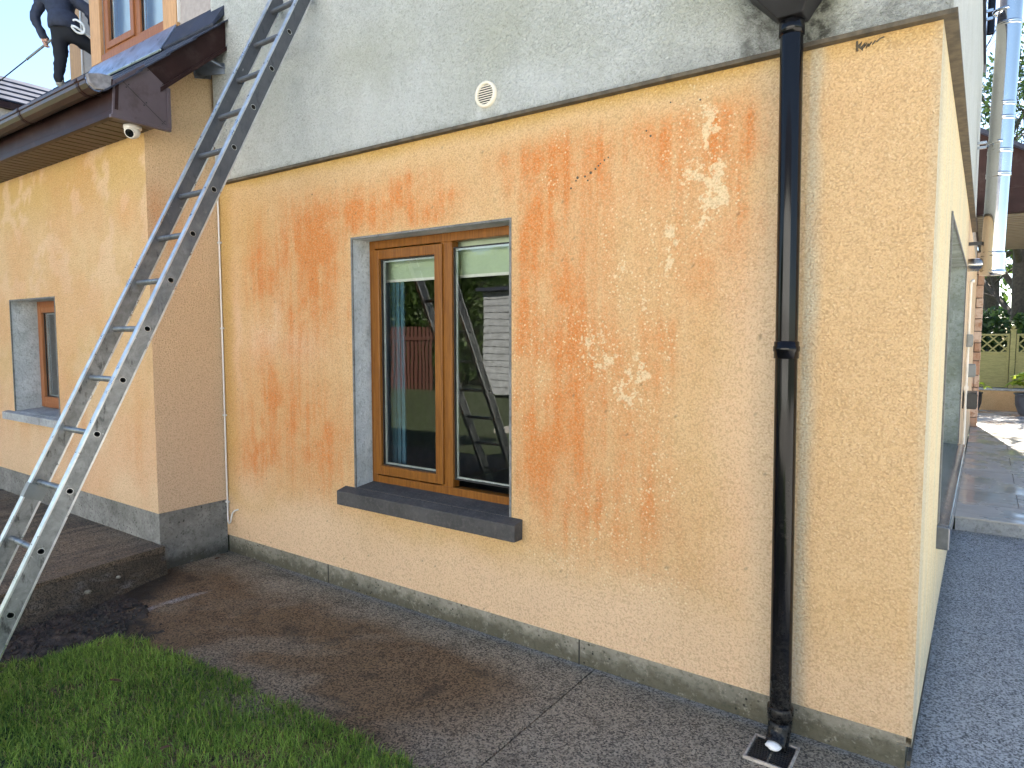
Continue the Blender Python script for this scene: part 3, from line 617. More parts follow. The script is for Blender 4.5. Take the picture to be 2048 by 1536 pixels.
# dormer flush with the gable wall: render, trims, window, lead apron
dz0 = 3.93
d = MB(); WX0, WX1 = -1.73, -.69
d.box(WX1+.19, .17, .02, .16, dz0-.15, 5.4).box(WX0-.18, WX1+.19, .02, .16, 5.25, 5.4).box(WX0-.18, WX0, .022, .16, dz0-.1, 5.25).box(WX1, WX1+.19, .022, .16, dz0-.1, 5.25).box(WX0, WX1, .022, .16, dz0-.1, 4.0)
d.box(WX0-.18, WX0-.1, .16, 2.2, 3.9, 5.4)
d.build('dormer_wall', M['dormer'], wing)
MB().box(-2.1, .17, -.1, 2.4, 5.4, 5.5).build('dormer_roof', M['slate'], wing)
MB().box(WX0-.18, WX0+.003, -.006, .021, dz0+.02, 5.3).build('trim_board', M['timber'], wing, .003)
MB().box(WX1-.003, WX1+.19, -.006, .021, dz0+.005, 5.3).build('trim_board', M['timber'], wing, .003)
MB().box(WX1+.196, WX1+.204, .0, .02, dz0+.03, 5.3).build('trim_bead', M['white'], wing)
MB().box(WX0+.003, WX1-.003, -.002, .021, dz0+.015, 4.005).build('sill_board', M['oak_dark'], wing, .003)
window(wing, WX0, WX1, 4.005, 5.25, .03, [(WX0+.06, -1.215, 4.07, 5.19, .055), (-1.115, WX1-.05, 4.02+.03, 5.20, 0)], .045, [M['oak_dark']])
MB().box(WX0, WX1, .15, .155, 4.0, 5.25).build('sky_tint_window_blind', M['blind_sky'], wing)  # blind behind the panes, its blue standing in for reflected sky
ap = MB(); ap.hexa([(WX0-.16,-.13,3.705),(WX1+.19,-.13,3.705),(WX1+.19,.0,3.88),(WX0-.16,.0,3.88),(WX0-.16,-.138,3.72),(WX1+.19,-.138,3.72),(WX1+.19,-.008,3.945),(WX0-.16,-.008,3.945)])
ap.build('lead_apron', M['lead'], wing, .004)
MB().hexa([(WX1+.195,-.115,3.72),(.165,-.115,3.72),(.165,.0,3.86),(WX1+.195,.0,3.86),(WX1+.195,-.122,3.735),(.165,-.122,3.735),(.165,-.006,3.925),(WX1+.195,-.006,3.925)]).build('lead_apron', M['slate'], wing, .003)
# second dormer wall further along the roof
MB().box(-7.78, -3.2, 2.40, 2.5, 5.7, 7.6).build('far_dormer_wall', M['dormer'], wing)
MB().box(-8.25, -7.79, 2.385, 2.5, 5.7, 7.6).build('trim_board', M['timber'], wing); MB().box(-7.795, -7.765, 2.37, 2.39, 5.8, 7.6).build('trim_bead', M['white'], wing)
# far cross wing roof
fw = empty('slate_roofed_building', (-13, 3, 0), 'far slate roof with stepped courses against the blue sky at upper left', 'building')
for i in range(5):
    a, b2 = -12.0-.165*i, -12.0-.165*(i+1.15); za, zb = 6.42+.146*i, 6.42+.146*(i+1.15)
    m = MB(); m.hexa([(b2,-1.5,zb-.03),(a,-1.5,za),(a,14,za),(b2,14,zb-.03),(b2,-1.5,zb-.012),(a,-1.5,za+.03),(a,14,za+.03),(b2,14,zb-.012)]); m.build('slate_course', M['slate'], fw)
MB().prism([(-12.02,-1.4,6.40),(-12.9,-1.4,7.10),(-13.8,-1.4,6.40)], (0,15.3,0)).build('roof_core', M['slate'], fw)
MB().box(-13.7,-12.12,-1.3,13.8,-.2,6.40).build('wall', M['dormer'], fw); MB().box(-12.10,-12.0,-1.5,14,6.27,6.40).build('fascia', M['brown'], fw)

# ================================================================== REAR ANNEX eaves and pier on the right
annex = empty('annex', (4.2, 9, 0), 'rear annex with brown boxed eaves overhanging the patio', 'annex')
MB().box(2.0, XR-.01, 5.8, 10.85, 2.6, 3.25).build('wall', M['dormer'], annex)
ze = 3.02
MB().prism([(4.36,7.0,ze+.02),(5.62,7.0,ze+.02),(5.62,7.0,ze+.20),(4.36,7.0,ze+1.02)], (0,.03,0)).build('gable_board', M['brown'], annex, .004)
MB().box(4.36,5.62,6.985,7.0,ze+.02,ze+.14).box(4.36,5.62,6.99,7.0,ze+.30,ze+.32).build('barge_trim', M['brown'], annex)
MB().box(5.60,5.63,7.03,10.9,ze,ze+.2).build('fascia', M['brown'], annex)
for i in range(24):
    ya = 7.04 + .16*i; MB().box(4.42, 5.04, ya, ya+.115, ze-.01, ze+.008).build('soffit_board', M['soffit_pale'], annex)
    if i % 2 == 0: MB().box(5.12, 5.58, ya, ya+.29, ze-.01, ze+.008).build('soffit_panel', M['soffit_pale'], annex)
MB().box(4.4, 5.6, 7.03, 10.9, ze+.01, ze+.02).box(5.05, 5.11, 7.03, 10.9, ze-.05, ze+.012).build('soffit_frame', M['brown'], annex)
MB().hexa([(4.2,6.9,ze+1.1),(5.7,6.9,ze+.17),(5.7,11,ze+.17),(4.2,11,ze+1.1),(4.2,6.9,ze+1.15),(5.7,6.9,ze+.22),(5.7,11,ze+.22),(4.2,11,ze+1.15)]).build('roof', M['slate'], annex)
pier = empty('stone_pier', (4.42, 10.75, .1), 'slim pier of rough buff stone blocks at the far end of the house wall', 'pier')
MB().box(4.33, 4.485, 10.63, 10.90, .10, 3.0).build('core', M['mortar'], pier)
z = .105; k = 0
while z < 2.9:
    h = random.uniform(.13, .24); sp_ = 4.40 + random.uniform(-.03, .03)
    for (xa, xb_) in ((4.32, sp_-.006), (sp_+.006, 4.498)):
        j = random.uniform(0, .012); MB().box(xa, xb_+j*.5, 10.612-j, 10.91, z, z+h-.014).build('stone_block', M['brick'], pier, .006)
    z += h

# ================================================================== things fixed to the walls
# --- downpipe on the gable
dp = empty('downpipe', (3.945, -.085, 0), 'glossy black rainwater downpipe with hopper running down the gable wall', 'downpipe')
px0, px1 = 3.927, 3.957; py = -.088
def pcx(z): return px0 + (px1-px0)*(2.7-z)/2.65
MB().tube([(pcx(2.76),py,2.76),(pcx(1.56),py,1.56)], .0405, 28).build('pipe', M['black'], dp)
MB().tube([(pcx(1.56),py,1.56),(pcx(.11),py,.11)], .0405, 28).build('pipe', M['black'], dp)
MB().lathe([(.041,-.03),(.0455,-.028),(.0455,-.004),(.0485,.0),(.0485,.016),(.0455,.02),(.0455,.034),(.041,.038)], (pcx(1.545),py,1.545), 28).build('coupling', M['black'], dp)
MB().lathe([(.041,-.02),(.047,-.018),(.047,.0),(.050,.004),(.050,.034),(.047,.038),(.041,.04)], (pcx(.10),py,.10), 28).build('coupling', M['black'], dp)
MB().lathe([(.041,-.03),(.0455,-.028),(.0455,.02),(.041,.022)], (pcx(2.745),py,2.745), 28).build('coupling', M['black'], dp)
sh = MB(); n = 24; c0 = Vector((pcx(.1),py,.085)); c1 = Vector((pcx(.1),py-.002,.045)); c2 = Vector((pcx(.1)-.002,py-.03,.0)); c3 = Vector((pcx(.1)-.004,py-.062,-.030+.020))
sh.tube([c0, c1, c2, c3], [.044,.044,.043,.042], 24, cap=False); sh.build('shoe', M['black'], dp).modifiers.new('wall', 'SOLIDIFY').thickness = .003
for zz in (1.53, 2.5): MB().box(pcx(zz)-.02, pcx(zz)+.02, py+.03, .004 if zz < 2.6 else -.02, zz-.012, zz+.012).build('bracket', M['black'], dp)
hp = MB(); hx = pcx(2.75); a = .105; zb, zt = 2.775, 2.90
top = [(hx-.165,-.235,zt),(hx+.135,-.235,zt),(hx+.135,-.032,zt),(hx-.165,-.032,zt)]
bot = [(hx-.045,py-.045,zb),(hx+.045,py-.045,zb),(hx+.045,-.034,zb),(hx-.045,-.034,zb)]
hp.hexa(bot + top).box(hx-.165, hx+.135, -.235, -.032, zt, zt+.18); hp.box(hx-.175, hx+.145, -.245, -.032, zt+.18, zt+.20)
hp.build('hopper', M['black_matt'], dp, .004)
# --- drain grating and the wad in the shoe
dr = empty('drain_grating', (3.95, -.18, 0), 'black slotted drain grating with pale rim under the downpipe shoe', 'drain')
dx0, dx1, dy0, dy1, dzg = 3.868, 4.030, -.262, -.092, -.0125
MB().box(dx0-.004,dx1+.004,dy0-.004,dy0+.004,dzg-.01,dzg+.004).box(dx0-.004,dx1+.004,dy1-.004,dy1+.004,dzg-.01,dzg+.004).box(dx0-.004,dx0+.004,dy0+.004,dy1-.004,dzg-.01,dzg+.004).box(dx1-.004,dx1+.004,dy0+.004,dy1-.004,dzg-.01,dzg+.004).build('rim', M['rim_dirty'], dr)
MB().box(dx0+.004,dx1-.004,dy0+.004,dy1-.004,dzg-.02,dzg-.008).build('base', M['gasket'], dr)
for i in range(11):
    for j in (0, 1):
        ya = dy0+.012+.0138*i; xa = dx0+.010+.076*j; MB().box(xa, xa+.066, ya, ya+.0068, dzg-.009, dzg+.001).build('grate_bar', M['black_matt'], dr)
wad = bmesh.new(); bmesh.ops.create_icosphere(wad, subdivisions=3, radius=.03)
for v in wad.verts: v.co *= 1 + .28*(vnoise(np.array(v.co.x*70), np.array(v.co.y*70+v.co.z*50), 3)-.5); v.co.z *= .55
me = bpy.data.meshes.new('crumpled_plastic'); wad.to_mesh(me); wad.free(); me.materials.append(M['rope'])
wo_ = bpy.data.objects.new('crumpled_plastic', me); COL.objects.link(wo_); wo_.location = (3.950, -.152, .004)
tag(wo_, 'crumpled white plastic lying in the mouth of the downpipe shoe', 'litter')
# --- round vent
vt = empty('wall_vent', (2.45, -.03, 2.82), 'round cream louvred vent on the grey upper wall', 'vent'); vx, vy, vz = 2.45, -.029, 2.82
MB().lathe([(.050,.0),(.050,.016),(.054,.019),(.064,.016),(.066,.0)], (vx,vy,vz), 40, axis='y').build('rim', M['cream'], vt)
MB().lathe([(.0001,.003),(.050,.003)], (vx,vy,vz), 32, axis='y').build('hollow', M['vent_dark'], vt)
for i in range(8):
    zz = -.040 + .0115*i; hw = math.sqrt(max(0, .0505**2 - zz**2))
    MB().hexa([(vx-hw,vy-.016,vz+zz-.004),(vx+hw,vy-.016,vz+zz-.004),(vx+hw,vy-.006,vz+zz-.001),(vx-hw,vy-.006,vz+zz-.001),(vx-hw,vy-.016,vz+zz+.0005),(vx+hw,vy-.016,vz+zz+.0005),(vx+hw,vy-.006,vz+zz+.0035),(vx-hw,vy-.006,vz+zz+.0035)]).build('louvre', M['cream'], vt)
# --- cable in the corner
cp = [(-.012,-.02,3.49),(-.012,-.016,3.3),(-.016,-.014,3.13),(-.014,-.016,2.85),(-.012,-.012,2.5),(-.010,-.012,2.0),(-.010,-.011,1.5),(-.010,-.011,.95),(-.009,-.012,.60),(-.006,-.012,.36),(-.006,-.013,.27),(.004,-.018,.228),(.022,-.022,.212),(.040,-.022,.225),(.052,-.020,.265),(.064,-.018,.296),(.085,-.014,.316),(.112,.004,.326)]
cp = [(x+.0,y,z) for x, y, z in cp]
cb = MB().tube(cp, .0062, 8).build('cable', M['white'], None); tag(cb, 'white cable clipped down the inner corner of the two walls, hooked at its end', 'cable')
for zz in (2.95, 2.28, 1.66, 1.02, .37): MB().box(-.020, .004, -.022, -.002, zz-.006, zz+.006).build('cable_clip', M['white'] if zz != 2.95 else M['black_matt'], cb)
# --- security camera
sc = empty('security_camera', (.0, -.63, ZS-.012), 'white dome security camera under the brown soffit', 'security camera'); sx, sy, sz = .048, -.62, ZS-.012
MB().lathe([(.0001,.0),(.052,.0),(.053,-.016),(.050,-.022),(.0001,-.022)], (sx,sy,sz), 28).build('base', M['white'], sc)
hd = Vector((.55,-.62,-.45)).normalized()
def ball(m, c, r, n=18):
    for i in range(n):
        pass
    m.lathe([(max(1e-4, r*math.sin(math.pi*k/12)), -r*math.cos(math.pi*k/12)) for k in range(13)], c, n); return m
cc = Vector((sx+.004, sy-.004, sz-.034)); ball(MB(), cc, .047).build('head', M['white'], sc)
MB().tube([cc+hd*.030, cc+hd*.0475], .030, 20).build('lens_ring', M['white'], sc); MB().tube([cc+hd*.040, cc+hd*.049], .0255, 20).build('lens', M['lens'], sc)
MB().tube([cc+hd*.046, cc+hd*.0505], .011, 16).build('lens_glass', M['black'], sc)
# --- flue
fl = empty('flue_pipe', (4.58, 4.6, 2.1), 'polished steel twin wall flue rising beside the house', 'flue'); fx, fy = 4.585, 4.6
def flx(z): return fx - .008 + .018*(z-2.1)
for (a, b2) in ((2.33,3.02),(3.02,3.62),(3.62,4.72),(4.72,5.9)): MB().tube([(flx(a),fy,a),(flx(b2),fy,b2)], .086 if a < 3 else .090, 36).build('pipe_section', M['steel'], fl)
for zz in (2.33, 3.02, 3.22, 3.50, 3.62, 4.30, 4.72): MB().lathe([(.0855,-.022),(.0935,-.018),(.0935,-.004),(.0915,.0),(.0935,.004),(.0925 if zz > 3 else .0895,.018),(.0855,.022)], (flx(zz),fy,zz), 36).build('locking_band', M['steel'], fl)
MB().tube([(fx,fy,2.16),(fx,fy,2.33)], .092, 36).build('tee', M['steel'], fl); MB().lathe([(.0001,-.01),(.07,-.008),(.097,.0),(.097,.035),(.092,.04)], (fx,fy,2.15), 36).build('tee_cap', M['steel'], fl)
MB().box(XR, fx-.08, fy-.015, fy+.015, 2.42, 2.45).build('support_arm', M['metal_dark'], fl)
MB().tube([(fx-.01,fy,2.245),(XR+.002,fy,2.245)], .058, 28).build('tee_branch', M['steel'], fl)
for zz in (3.3, 4.42): MB().box(XR+.03, fx-.085, fy-.10, fy-.08, zz-.012, zz+.012).box(XR+.03, fx-.085, fy+.08, fy+.10, zz-.012, zz+.012).lathe([(.087,-.014),(.093,-.012),(.093,.012),(.087,.014)], (fx,fy,zz), 32).build('wall_bracket', M['steel'], fl)
rp = empty('side_rainwater_pipe', (4.48,5.6,4.6), 'short black pipe at the top far edge of the grey side wall', 'downpipe')
MB().tube([(4.475,5.62,4.62),(4.475,5.62,6.2)], .034, 16).build('pipe', M['black'], rp); MB().box(4.42,4.50,5.60,5.64,4.62,4.65).build('bracket', M['black'], rp)
# --- conduit and boxes on the side wall
cd = empty('conduit', (4.425,5.0,.4), 'cream conduit pipe fixed to the side wall beyond the window', 'conduit')
MB().tube([(4.425,5.0,.36),(4.425,5.0,2.12)], .013, 10).build('pipe', M['conduit'], cd)
MB().tube([(4.425,5.0,2.12),(4.44,5.06,2.14),(4.44,5.25,2.14)], .013, 10).build('elbow', M['conduit'], cd)
for zz in (.45, 1.1, 1.55): MB().box(4.41,4.445,4.985,5.015,zz-.02,zz+.02).build('clip', M['conduit'], cd)
for nm, lab, q, mt in (('junction_box','small grey junction box on the conduit at mid height',(4.41,4.46,4.94,5.06,1.50,1.62),'grey_box'),('socket_box','small pale grey outdoor socket box below the junction box',(4.415,4.49,5.15,5.27,1.20,1.33),'grey_box'),
                       ('meter_box','dark grey box fixed low on the side wall beside the conduit',(4.40,4.515,5.0,5.30,.90,1.06),'metal_dark')):
    b_ = MB(); b_.box(*q[:4], q[4], q[5]); r_ = b_.build(nm, M[mt], None, .006); tag(r_, lab, 'box')
    MB().box(q[0]+.01, q[1]+.006, q[2]-.006, q[2], q[4]+.015, q[5]-.015).build('lid', M[mt], r_, .003)

# ================================================================== LADDER
lad = empty('ladder', (1.0, -1.95, 0), 'weathered aluminium ladder leaning steeply across the left of the gable wall', 'ladder')
LX0, LX1, TH, DP = .792, 1.150, .027, .078
A = Vector((0, -1.746, .390)); U = Vector((0, 1.511, 2.995)).normalized(); N = Vector((0, -U.z, U.y)); SPC = .2795
def stile(xo, xi):      # xo = outer face x, xi = inner face x; holes through both
    m = MB(); lo, hi = -.40, SPC*21 + .14; hole = []
    K = 12; er, eh = .0165, .0135
    for face_x in (xo, xi):
        prev = lo
        for i in range(22):
            c = A + U*(SPC*i); a0, a1 = SPC*i-.03, SPC*i+.03
            def P(u, w): p = A + U*u + N*w; return (face_x, p.y, p.z)
            m.add([P(prev,-DP/2), P(a0,-DP/2), P(a0,DP/2), P(prev,DP/2)], [(0,1,2,3)])
            ring = []; rect = []
            for k in range(K):
                t = 2*math.pi*(k+.5)/K; cu, cw = math.cos(t), math.sin(t)
                w_ = er*cw; u_ = eh*cu*(1 if cu < 0 else 1.1)
                ring.append(P(SPC*i+u_, w_)); s_ = min(.03/max(abs(cu),1e-6), (DP/2)/max(abs(cw),1e-6)); rect.append(P(SPC*i+cu*s_, cw*s_))
            cor = [P(a1,DP/2), P(a0,DP/2), P(a0,-DP/2), P(a1,-DP/2)]
            b = len(ring); m.add(ring + rect, [(k, (k+1) % K, K+(k+1) % K, K+k) for k in range(K)])
            ang = math.atan2(DP/2, .03)
            for q, t in enumerate((ang, math.pi-ang, math.pi+ang, 2*math.pi-ang)):
                k = int((t/(2*math.pi)*K - .5)) % K; m.add([rect[k], cor[q], rect[(k+1) % K]], [(0,1,2)])
            prev = a1
        m.add([P(prev,-DP/2), P(hi,-DP/2), P(hi,DP/2), P(prev,DP/2)], [(0,1,2,3)])
    def Q(x, u, w): p = A + U*u + N*w; return (x, p.y, p.z)
    for w in (-DP/2, DP/2): m.add([Q(xo,lo,w), Q(xi,lo,w), Q(xi,hi,w), Q(xo,hi,w)], [(0,1,2,3)], 1)
    for u in (lo, hi): m.add([Q(xo,u,-DP/2), Q(xi,u,-DP/2), Q(xi,u,DP/2), Q(xo,u,DP/2)], [(0,1,2,3)], 1)
    # raised lips along both edges of the outer and inner faces
    for x0_, s_ in ((xo, 1 if xo > xi else -1), (xi, -1 if xo > xi else 1)):
        for w0, w1 in ((DP/2-.006, DP/2+.002), (-DP/2-.002, -DP/2+.006)):
            e = .0035*s_
            m.hexa([Q(x0_,lo,w0),Q(x0_+e,lo,w0),Q(x0_+e,lo,w1),Q(x0_,lo,w1),Q(x0_,hi,w0),Q(x0_+e,hi,w0),Q(x0_+e,hi,w1),Q(x0_,hi,w1)], 1)
    return m
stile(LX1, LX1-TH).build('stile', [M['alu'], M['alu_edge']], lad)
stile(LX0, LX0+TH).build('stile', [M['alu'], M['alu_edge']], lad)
rg = MB(); K = 14
def rung_ring(x, s=1.0):
    out = []
    for k in range(K):
        t = 2*math.pi*k/K; cu, cw = math.cos(t), math.sin(t); p = A + U*(.0135*cu*(1 if cu < 0 else 1.1)*s) + N*(.0165*cw*s); out.append((x, p.y, p.z))
    return out
rings = [rung_ring(LX0-.002), rung_ring(LX1+.002), rung_ring(LX1+.002, .86), rung_ring(LX1-.05, .84)]
vv = [q for r_ in rings for q in r_]; ff = []
for i in range(3): ff += [(i*K+k, i*K+(k+1) % K, (i+1)*K+(k+1) % K, (i+1)*K+k) for k in range(K)]
rg.add(vv[:2*K], ff[:K], 0, True); rg.add(vv[K:3*K], [(k, (k+1) % K, K+(k+1) % K, K+k) for k in range(K)], 1); rg.add(vv[2*K:], [(k, (k+1) % K, K+(k+1) % K, K+k) for k in range(K)], 2, True)
rg.add(rings[3], [tuple(range(K))], 2); rg.add(rings[0], [tuple(range(K))[::-1]], 2)
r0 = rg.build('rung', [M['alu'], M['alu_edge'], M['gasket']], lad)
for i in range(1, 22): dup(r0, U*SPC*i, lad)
def band(u0, u1): 
    b = MB(); ps = []
    for u in (u0, u1):
        for (x, w) in ((LX0-.006,-DP/2-.004),(LX0+TH+.006,-DP/2-.004),(LX0+TH+.006,DP/2+.004),(LX0-.006,DP/2+.004)): p = A+U*u+N*w; ps.append((x,p.y,p.z))
    b.hexa(ps); return b
band(.475, .545).build('strap_band', M['grey_box'], lad)
for x0, x1 in ((LX0-.004, LX0+TH+.004), (LX1-TH-.004, LX1+.004)):
    b = MB(); ps = []
    for u in (-.41, -.33):
        for (x, w) in ((x0,-DP/2-.004),(x1,-DP/2-.004),(x1,DP/2+.004),(x0,DP/2+.004)): p = A+U*u+N*w; ps.append((x,p.y,p.z))
    b.hexa(ps).build('rubber_foot', M['black_matt'], lad)

# ================================================================== GROUND
def struct(o): return tag(o, kind='structure')
gm = bmesh.new(); bmesh.ops.create_grid(gm, x_segments=40, y_segments=40, size=300); me = bpy.data.meshes.new('ground'); gm.to_mesh(me); gm.free(); me.materials.append(M['lawn'])
go = bpy.data.objects.new('ground', me); COL.objects.link(go); go.location = (0, 0, -.10); struct(go)
EDGE = [(.10,-2.2),(.60,-1.75),(.774,-1.504),(.771,-1.32),(.80,-1.20),(.909,-1.11),(1.108,-1.105),(1.317,-1.074),(1.521,-1.062),(1.686,-1.03),(1.80,-1.02),(1.862,-1.06),(2.112,-1.043),(2.313,-1.034),(2.476,-1.011),(2.876,-1.039),(3.4,-1.10),(5.2,-1.12)]
ex = np.array([e[0] for e in EDGE]); ey = np.array([e[1] for e in EDGE])
def lawn_edge(x): return np.interp(x, ex, ey)
def path_attr(x, y):
    n = fbm(x*2.2, y*2.2, 101); n2 = fbm(x*1.2-y*2.4, x*.9+y*.7, 103, 5); f = fbm(x*9, y*9, 107)
    side = sstep(4.36, 4.50, x)
    brown = np.clip(sstep(-.10, -.42, y + .35*(n-.5))*sstep(3.3, 2.3, x+.5*(n-.5))*(.45+.9*sstep(.35,.6,n2)), 0, 1)*(1-side)
    soilb = sstep(.06, -.06, y + 1.0 + .22*(x-.5) + .30*(n-.5))*sstep(1.05, .85, x+.2*(f-.5))
    black = np.clip(.9*soilb + sstep(.42,.12,x+.35*(n-.5)+.25*(y+.5))*sstep(-.25,-.6,y+.2*(n-.5)) + .45*sstep(.62,.75,f)*brown, 0, .92)
    # a pale limescale run from the slab corner out into the path
    tt = np.clip(((x-.52)*-.25 + (y+1.12)*.97)/.70, 0, 1); cxl = .53 - .02*tt + .10*tt*tt; line = np.abs(x - cxl - .05*(f-.5))*1.6 + .4*np.maximum(0, np.abs(y+.86)-.26)
    pale = sstep(.07, .0, line - .05*(f-.5))*.95*sstep(.30,.55,f) + .5*sstep(.03,.0,-y-.004+.02*(f-.5))*sstep(.3,.9,x)*(1-side)
    pale = pale + .5*side*sstep(.05,.0,np.abs(x-4.40-.03*(f-.5)))*sstep(.3,.6,f+.2)
    return dict(brown=brown, black=black*(1-side), pale=np.clip(pale,0,.8), blue=np.clip(side*.85 + .08*sstep(2.2,3.6,x)*(1-brown), 0, 1))
def pz(u, v): return (u, v, -.02 + .004*(fbm(u*3, v*3, 5)-.5) - .035*sstep(-.6,-1.2,v)*sstep(1.0,.2,u))
struct(sheet('path', None, M['path'], path_attr, -.10, 3.068, -1.75, PY, .02, pz, [], .12, (0,0,-1)))
struct(sheet('path', None, M['path'], path_attr, 3.075, 6.2, -1.75, PY, .025, pz, [], .12, (0,0,-1)))
struct(sheet('side_path', None, M['path'], path_attr, XR-.02, 6.2, PY+.003, 1.552, .03, lambda u, v: (u, v, 0*u-.02), [], .12, (0,0,-1)))
struct(sheet('side_path', None, M['path'], path_attr, XR-.02, 6.2, 1.560, 3.87, .03, lambda u, v: (u, v, 0*u-.02), [], .12, (0,0,-1)))
# raised slab by the wing
def slab_attr(x, y): 
    n = fbm(x*2, y*1.2, 111); s = fbm(x*16, y*1.2, 113)
    return dict(brown=.55+.4*s, black=np.clip(.55*sstep(.35,.7,s) + .9*sstep(.0,.16,x-.2*(-y-.5)*.6), 0, .9), pale=.12*n, blue=0*x)
def slab_place(u, v): return (u*1.0, v, .165 + .010*(fbm(u*14, v*.8, 115)-.5) - .02*sstep(-.02,.10,u-.10*(-v-.5)/.9))
struct(sheet('raised_slab', None, M['path'], slab_attr, -9.5, .02, -3.2, YW+.01, .03, lambda u, v: (u + np.clip((u+1)/1.02,0,1)*.11*np.clip((-v-.5)/.85,0,1.6), v, slab_place(u, v)[2]), [], .04, (0,0,-1)))
# rough edge face of the slab running down to the path
us = np.linspace(0, 1, 26); vsl = np.linspace(-.505, -3.2, 90); Ue, Ve = np.meshgrid(us, vsl)
def edge_place(u, v): 
    x0_ = .02 + .11*np.clip((-v-.5)/.85,0,1.6) - .006; r_ = fbm(u*5, v*9, 121)-.5
    return (x0_ + .015*r_ + u*(.05 + .10*np.clip((-v-.5)/.6,0,1)), v, .155 - u**.8*(.19+.02*np.clip((-v-1),0,1)) + .03*r_*np.sin(np.pi*np.clip(u,0,1)))
struct(sheet('slab_edge', None, M['path'], lambda u, v: dict(brown=.4+0*u, black=.50+.40*fbm(u*4, v*6, 7), pale=.25*sstep(.62,.75,fbm(u*4, v*12, 9)), blue=0*u), 0, 1, -3.2, -.505, .04, edge_place, [], .03, (-.5,0,-1)))
# soil bed between slab and lawn, with clods
def soil_z(x, y): return -.030 + .05*(fbm(x*9, y*9, 131, 4)-.4)
so = sheet('soil_bed', None, M['soil'], lambda u, v: {}, .1, .98, -3.2, -.85, .012, lambda u, v: (u, v, np.where(v < -.90-.20*(u-.4)+.34*(fbm(u*7,v*7,4,6)-.5), soil_z(u, v), -.07) + .0*u), [], .1, (0,0,-1)); struct(so)
cl = MB(); 
for i in range(1600):
    x = random.uniform(.22, .98); y = random.uniform(-2.4, -.9)
    if y > -.86-.20*(x-.4)-.20*random.random() or y < lawn_edge(x)-.05: continue
    r_ = random.uniform(.003, .015); cx_ = Vector((x, y, float(soil_z(np.array(x), np.array(y)))+r_*.3))
    ring = [cx_ + Vector((math.cos(t)*r_*random.uniform(.7,1.3), math.sin(t)*r_*random.uniform(.7,1.3), random.uniform(-.3,.3)*r_)) for t in (0,1.25,2.5,3.77,5.0)]
    cl.add(ring + [cx_+Vector((0,0,r_*random.uniform(.6,1))), cx_-Vector((0,0,r_))], [(k, (k+1) % 5, 5) for k in range(5)] + [((k+1) % 5, k, 6) for k in range(5)])
tag(cl.build('soil_clods', M['soil'], None), kind='stuff')
# stones on the slab edge and fallen leaves
def stone(x, y, z, r_, lab):
    b = bmesh.new(); bmesh.ops.create_icosphere(b, subdivisions=2, radius=r_)
    for v in b.verts: v.co *= random.uniform(.85, 1.15); v.co.z *= .7
    me = bpy.data.meshes.new('stone'); b.to_mesh(me); b.free(); me.materials.append(M['plinth']); o = bpy.data.objects.new('stone', me); COL.objects.link(o); o.location = (x, y, z); return tag(o, lab, 'stone')
stone(.185, -.88, .095, .014, 'small pale stone bedded high in the dark slab edge'); stone(.225, -1.07, .070, .018, 'larger pale stone bedded in the dark slab edge nearer the ladder')
def leaf(x, y, z, s, lab, rz, mt='leaf_dead'):
    m = MB(); P = [(-1,0,0),(-.5,.42,.12),(.2,.5,.2),(.8,.2,.12),(1.1,0,.05),(.8,-.25,.15),(.1,-.5,.22),(-.6,-.35,.10)]
    top = [(p[0]*s, p[1]*s, p[2]*s) for p in P]; m.add(top + [(0,0,.03*s)], [(k, (k+1) % 8, 8) for k in range(8)])
    o = m.build('fallen_leaf', M[mt], None); o.location = (x, y, z); o.rotation_euler = (random.uniform(-.3,.3), random.uniform(-.3,.3), rz); return tag(o, lab, 'leaf')
leaf(.05, -.10, .0, .030, 'crumpled brown leaf lying against the plinth in the inner corner', .4); leaf(.085, -.16, -.005, .026, 'dark leaf just in front of the crumpled one at the inner corner', 1.7)
leaf(.86, -1.27, .0, .030, 'reddish fallen leaf at the soil edge of the lawn', 2.2); leaf(1.35, -1.42, .015, .030, 'red brown leaf lying in the grass near the path', .8); leaf(.70, -1.66, -.005, .05, 'large tan leaf on the soil beside the ladder foot', .2)
leaf(2.05, -1.55, .02, .025, 'dark curled leaf in the grass near the bottom of the picture', 1.2)
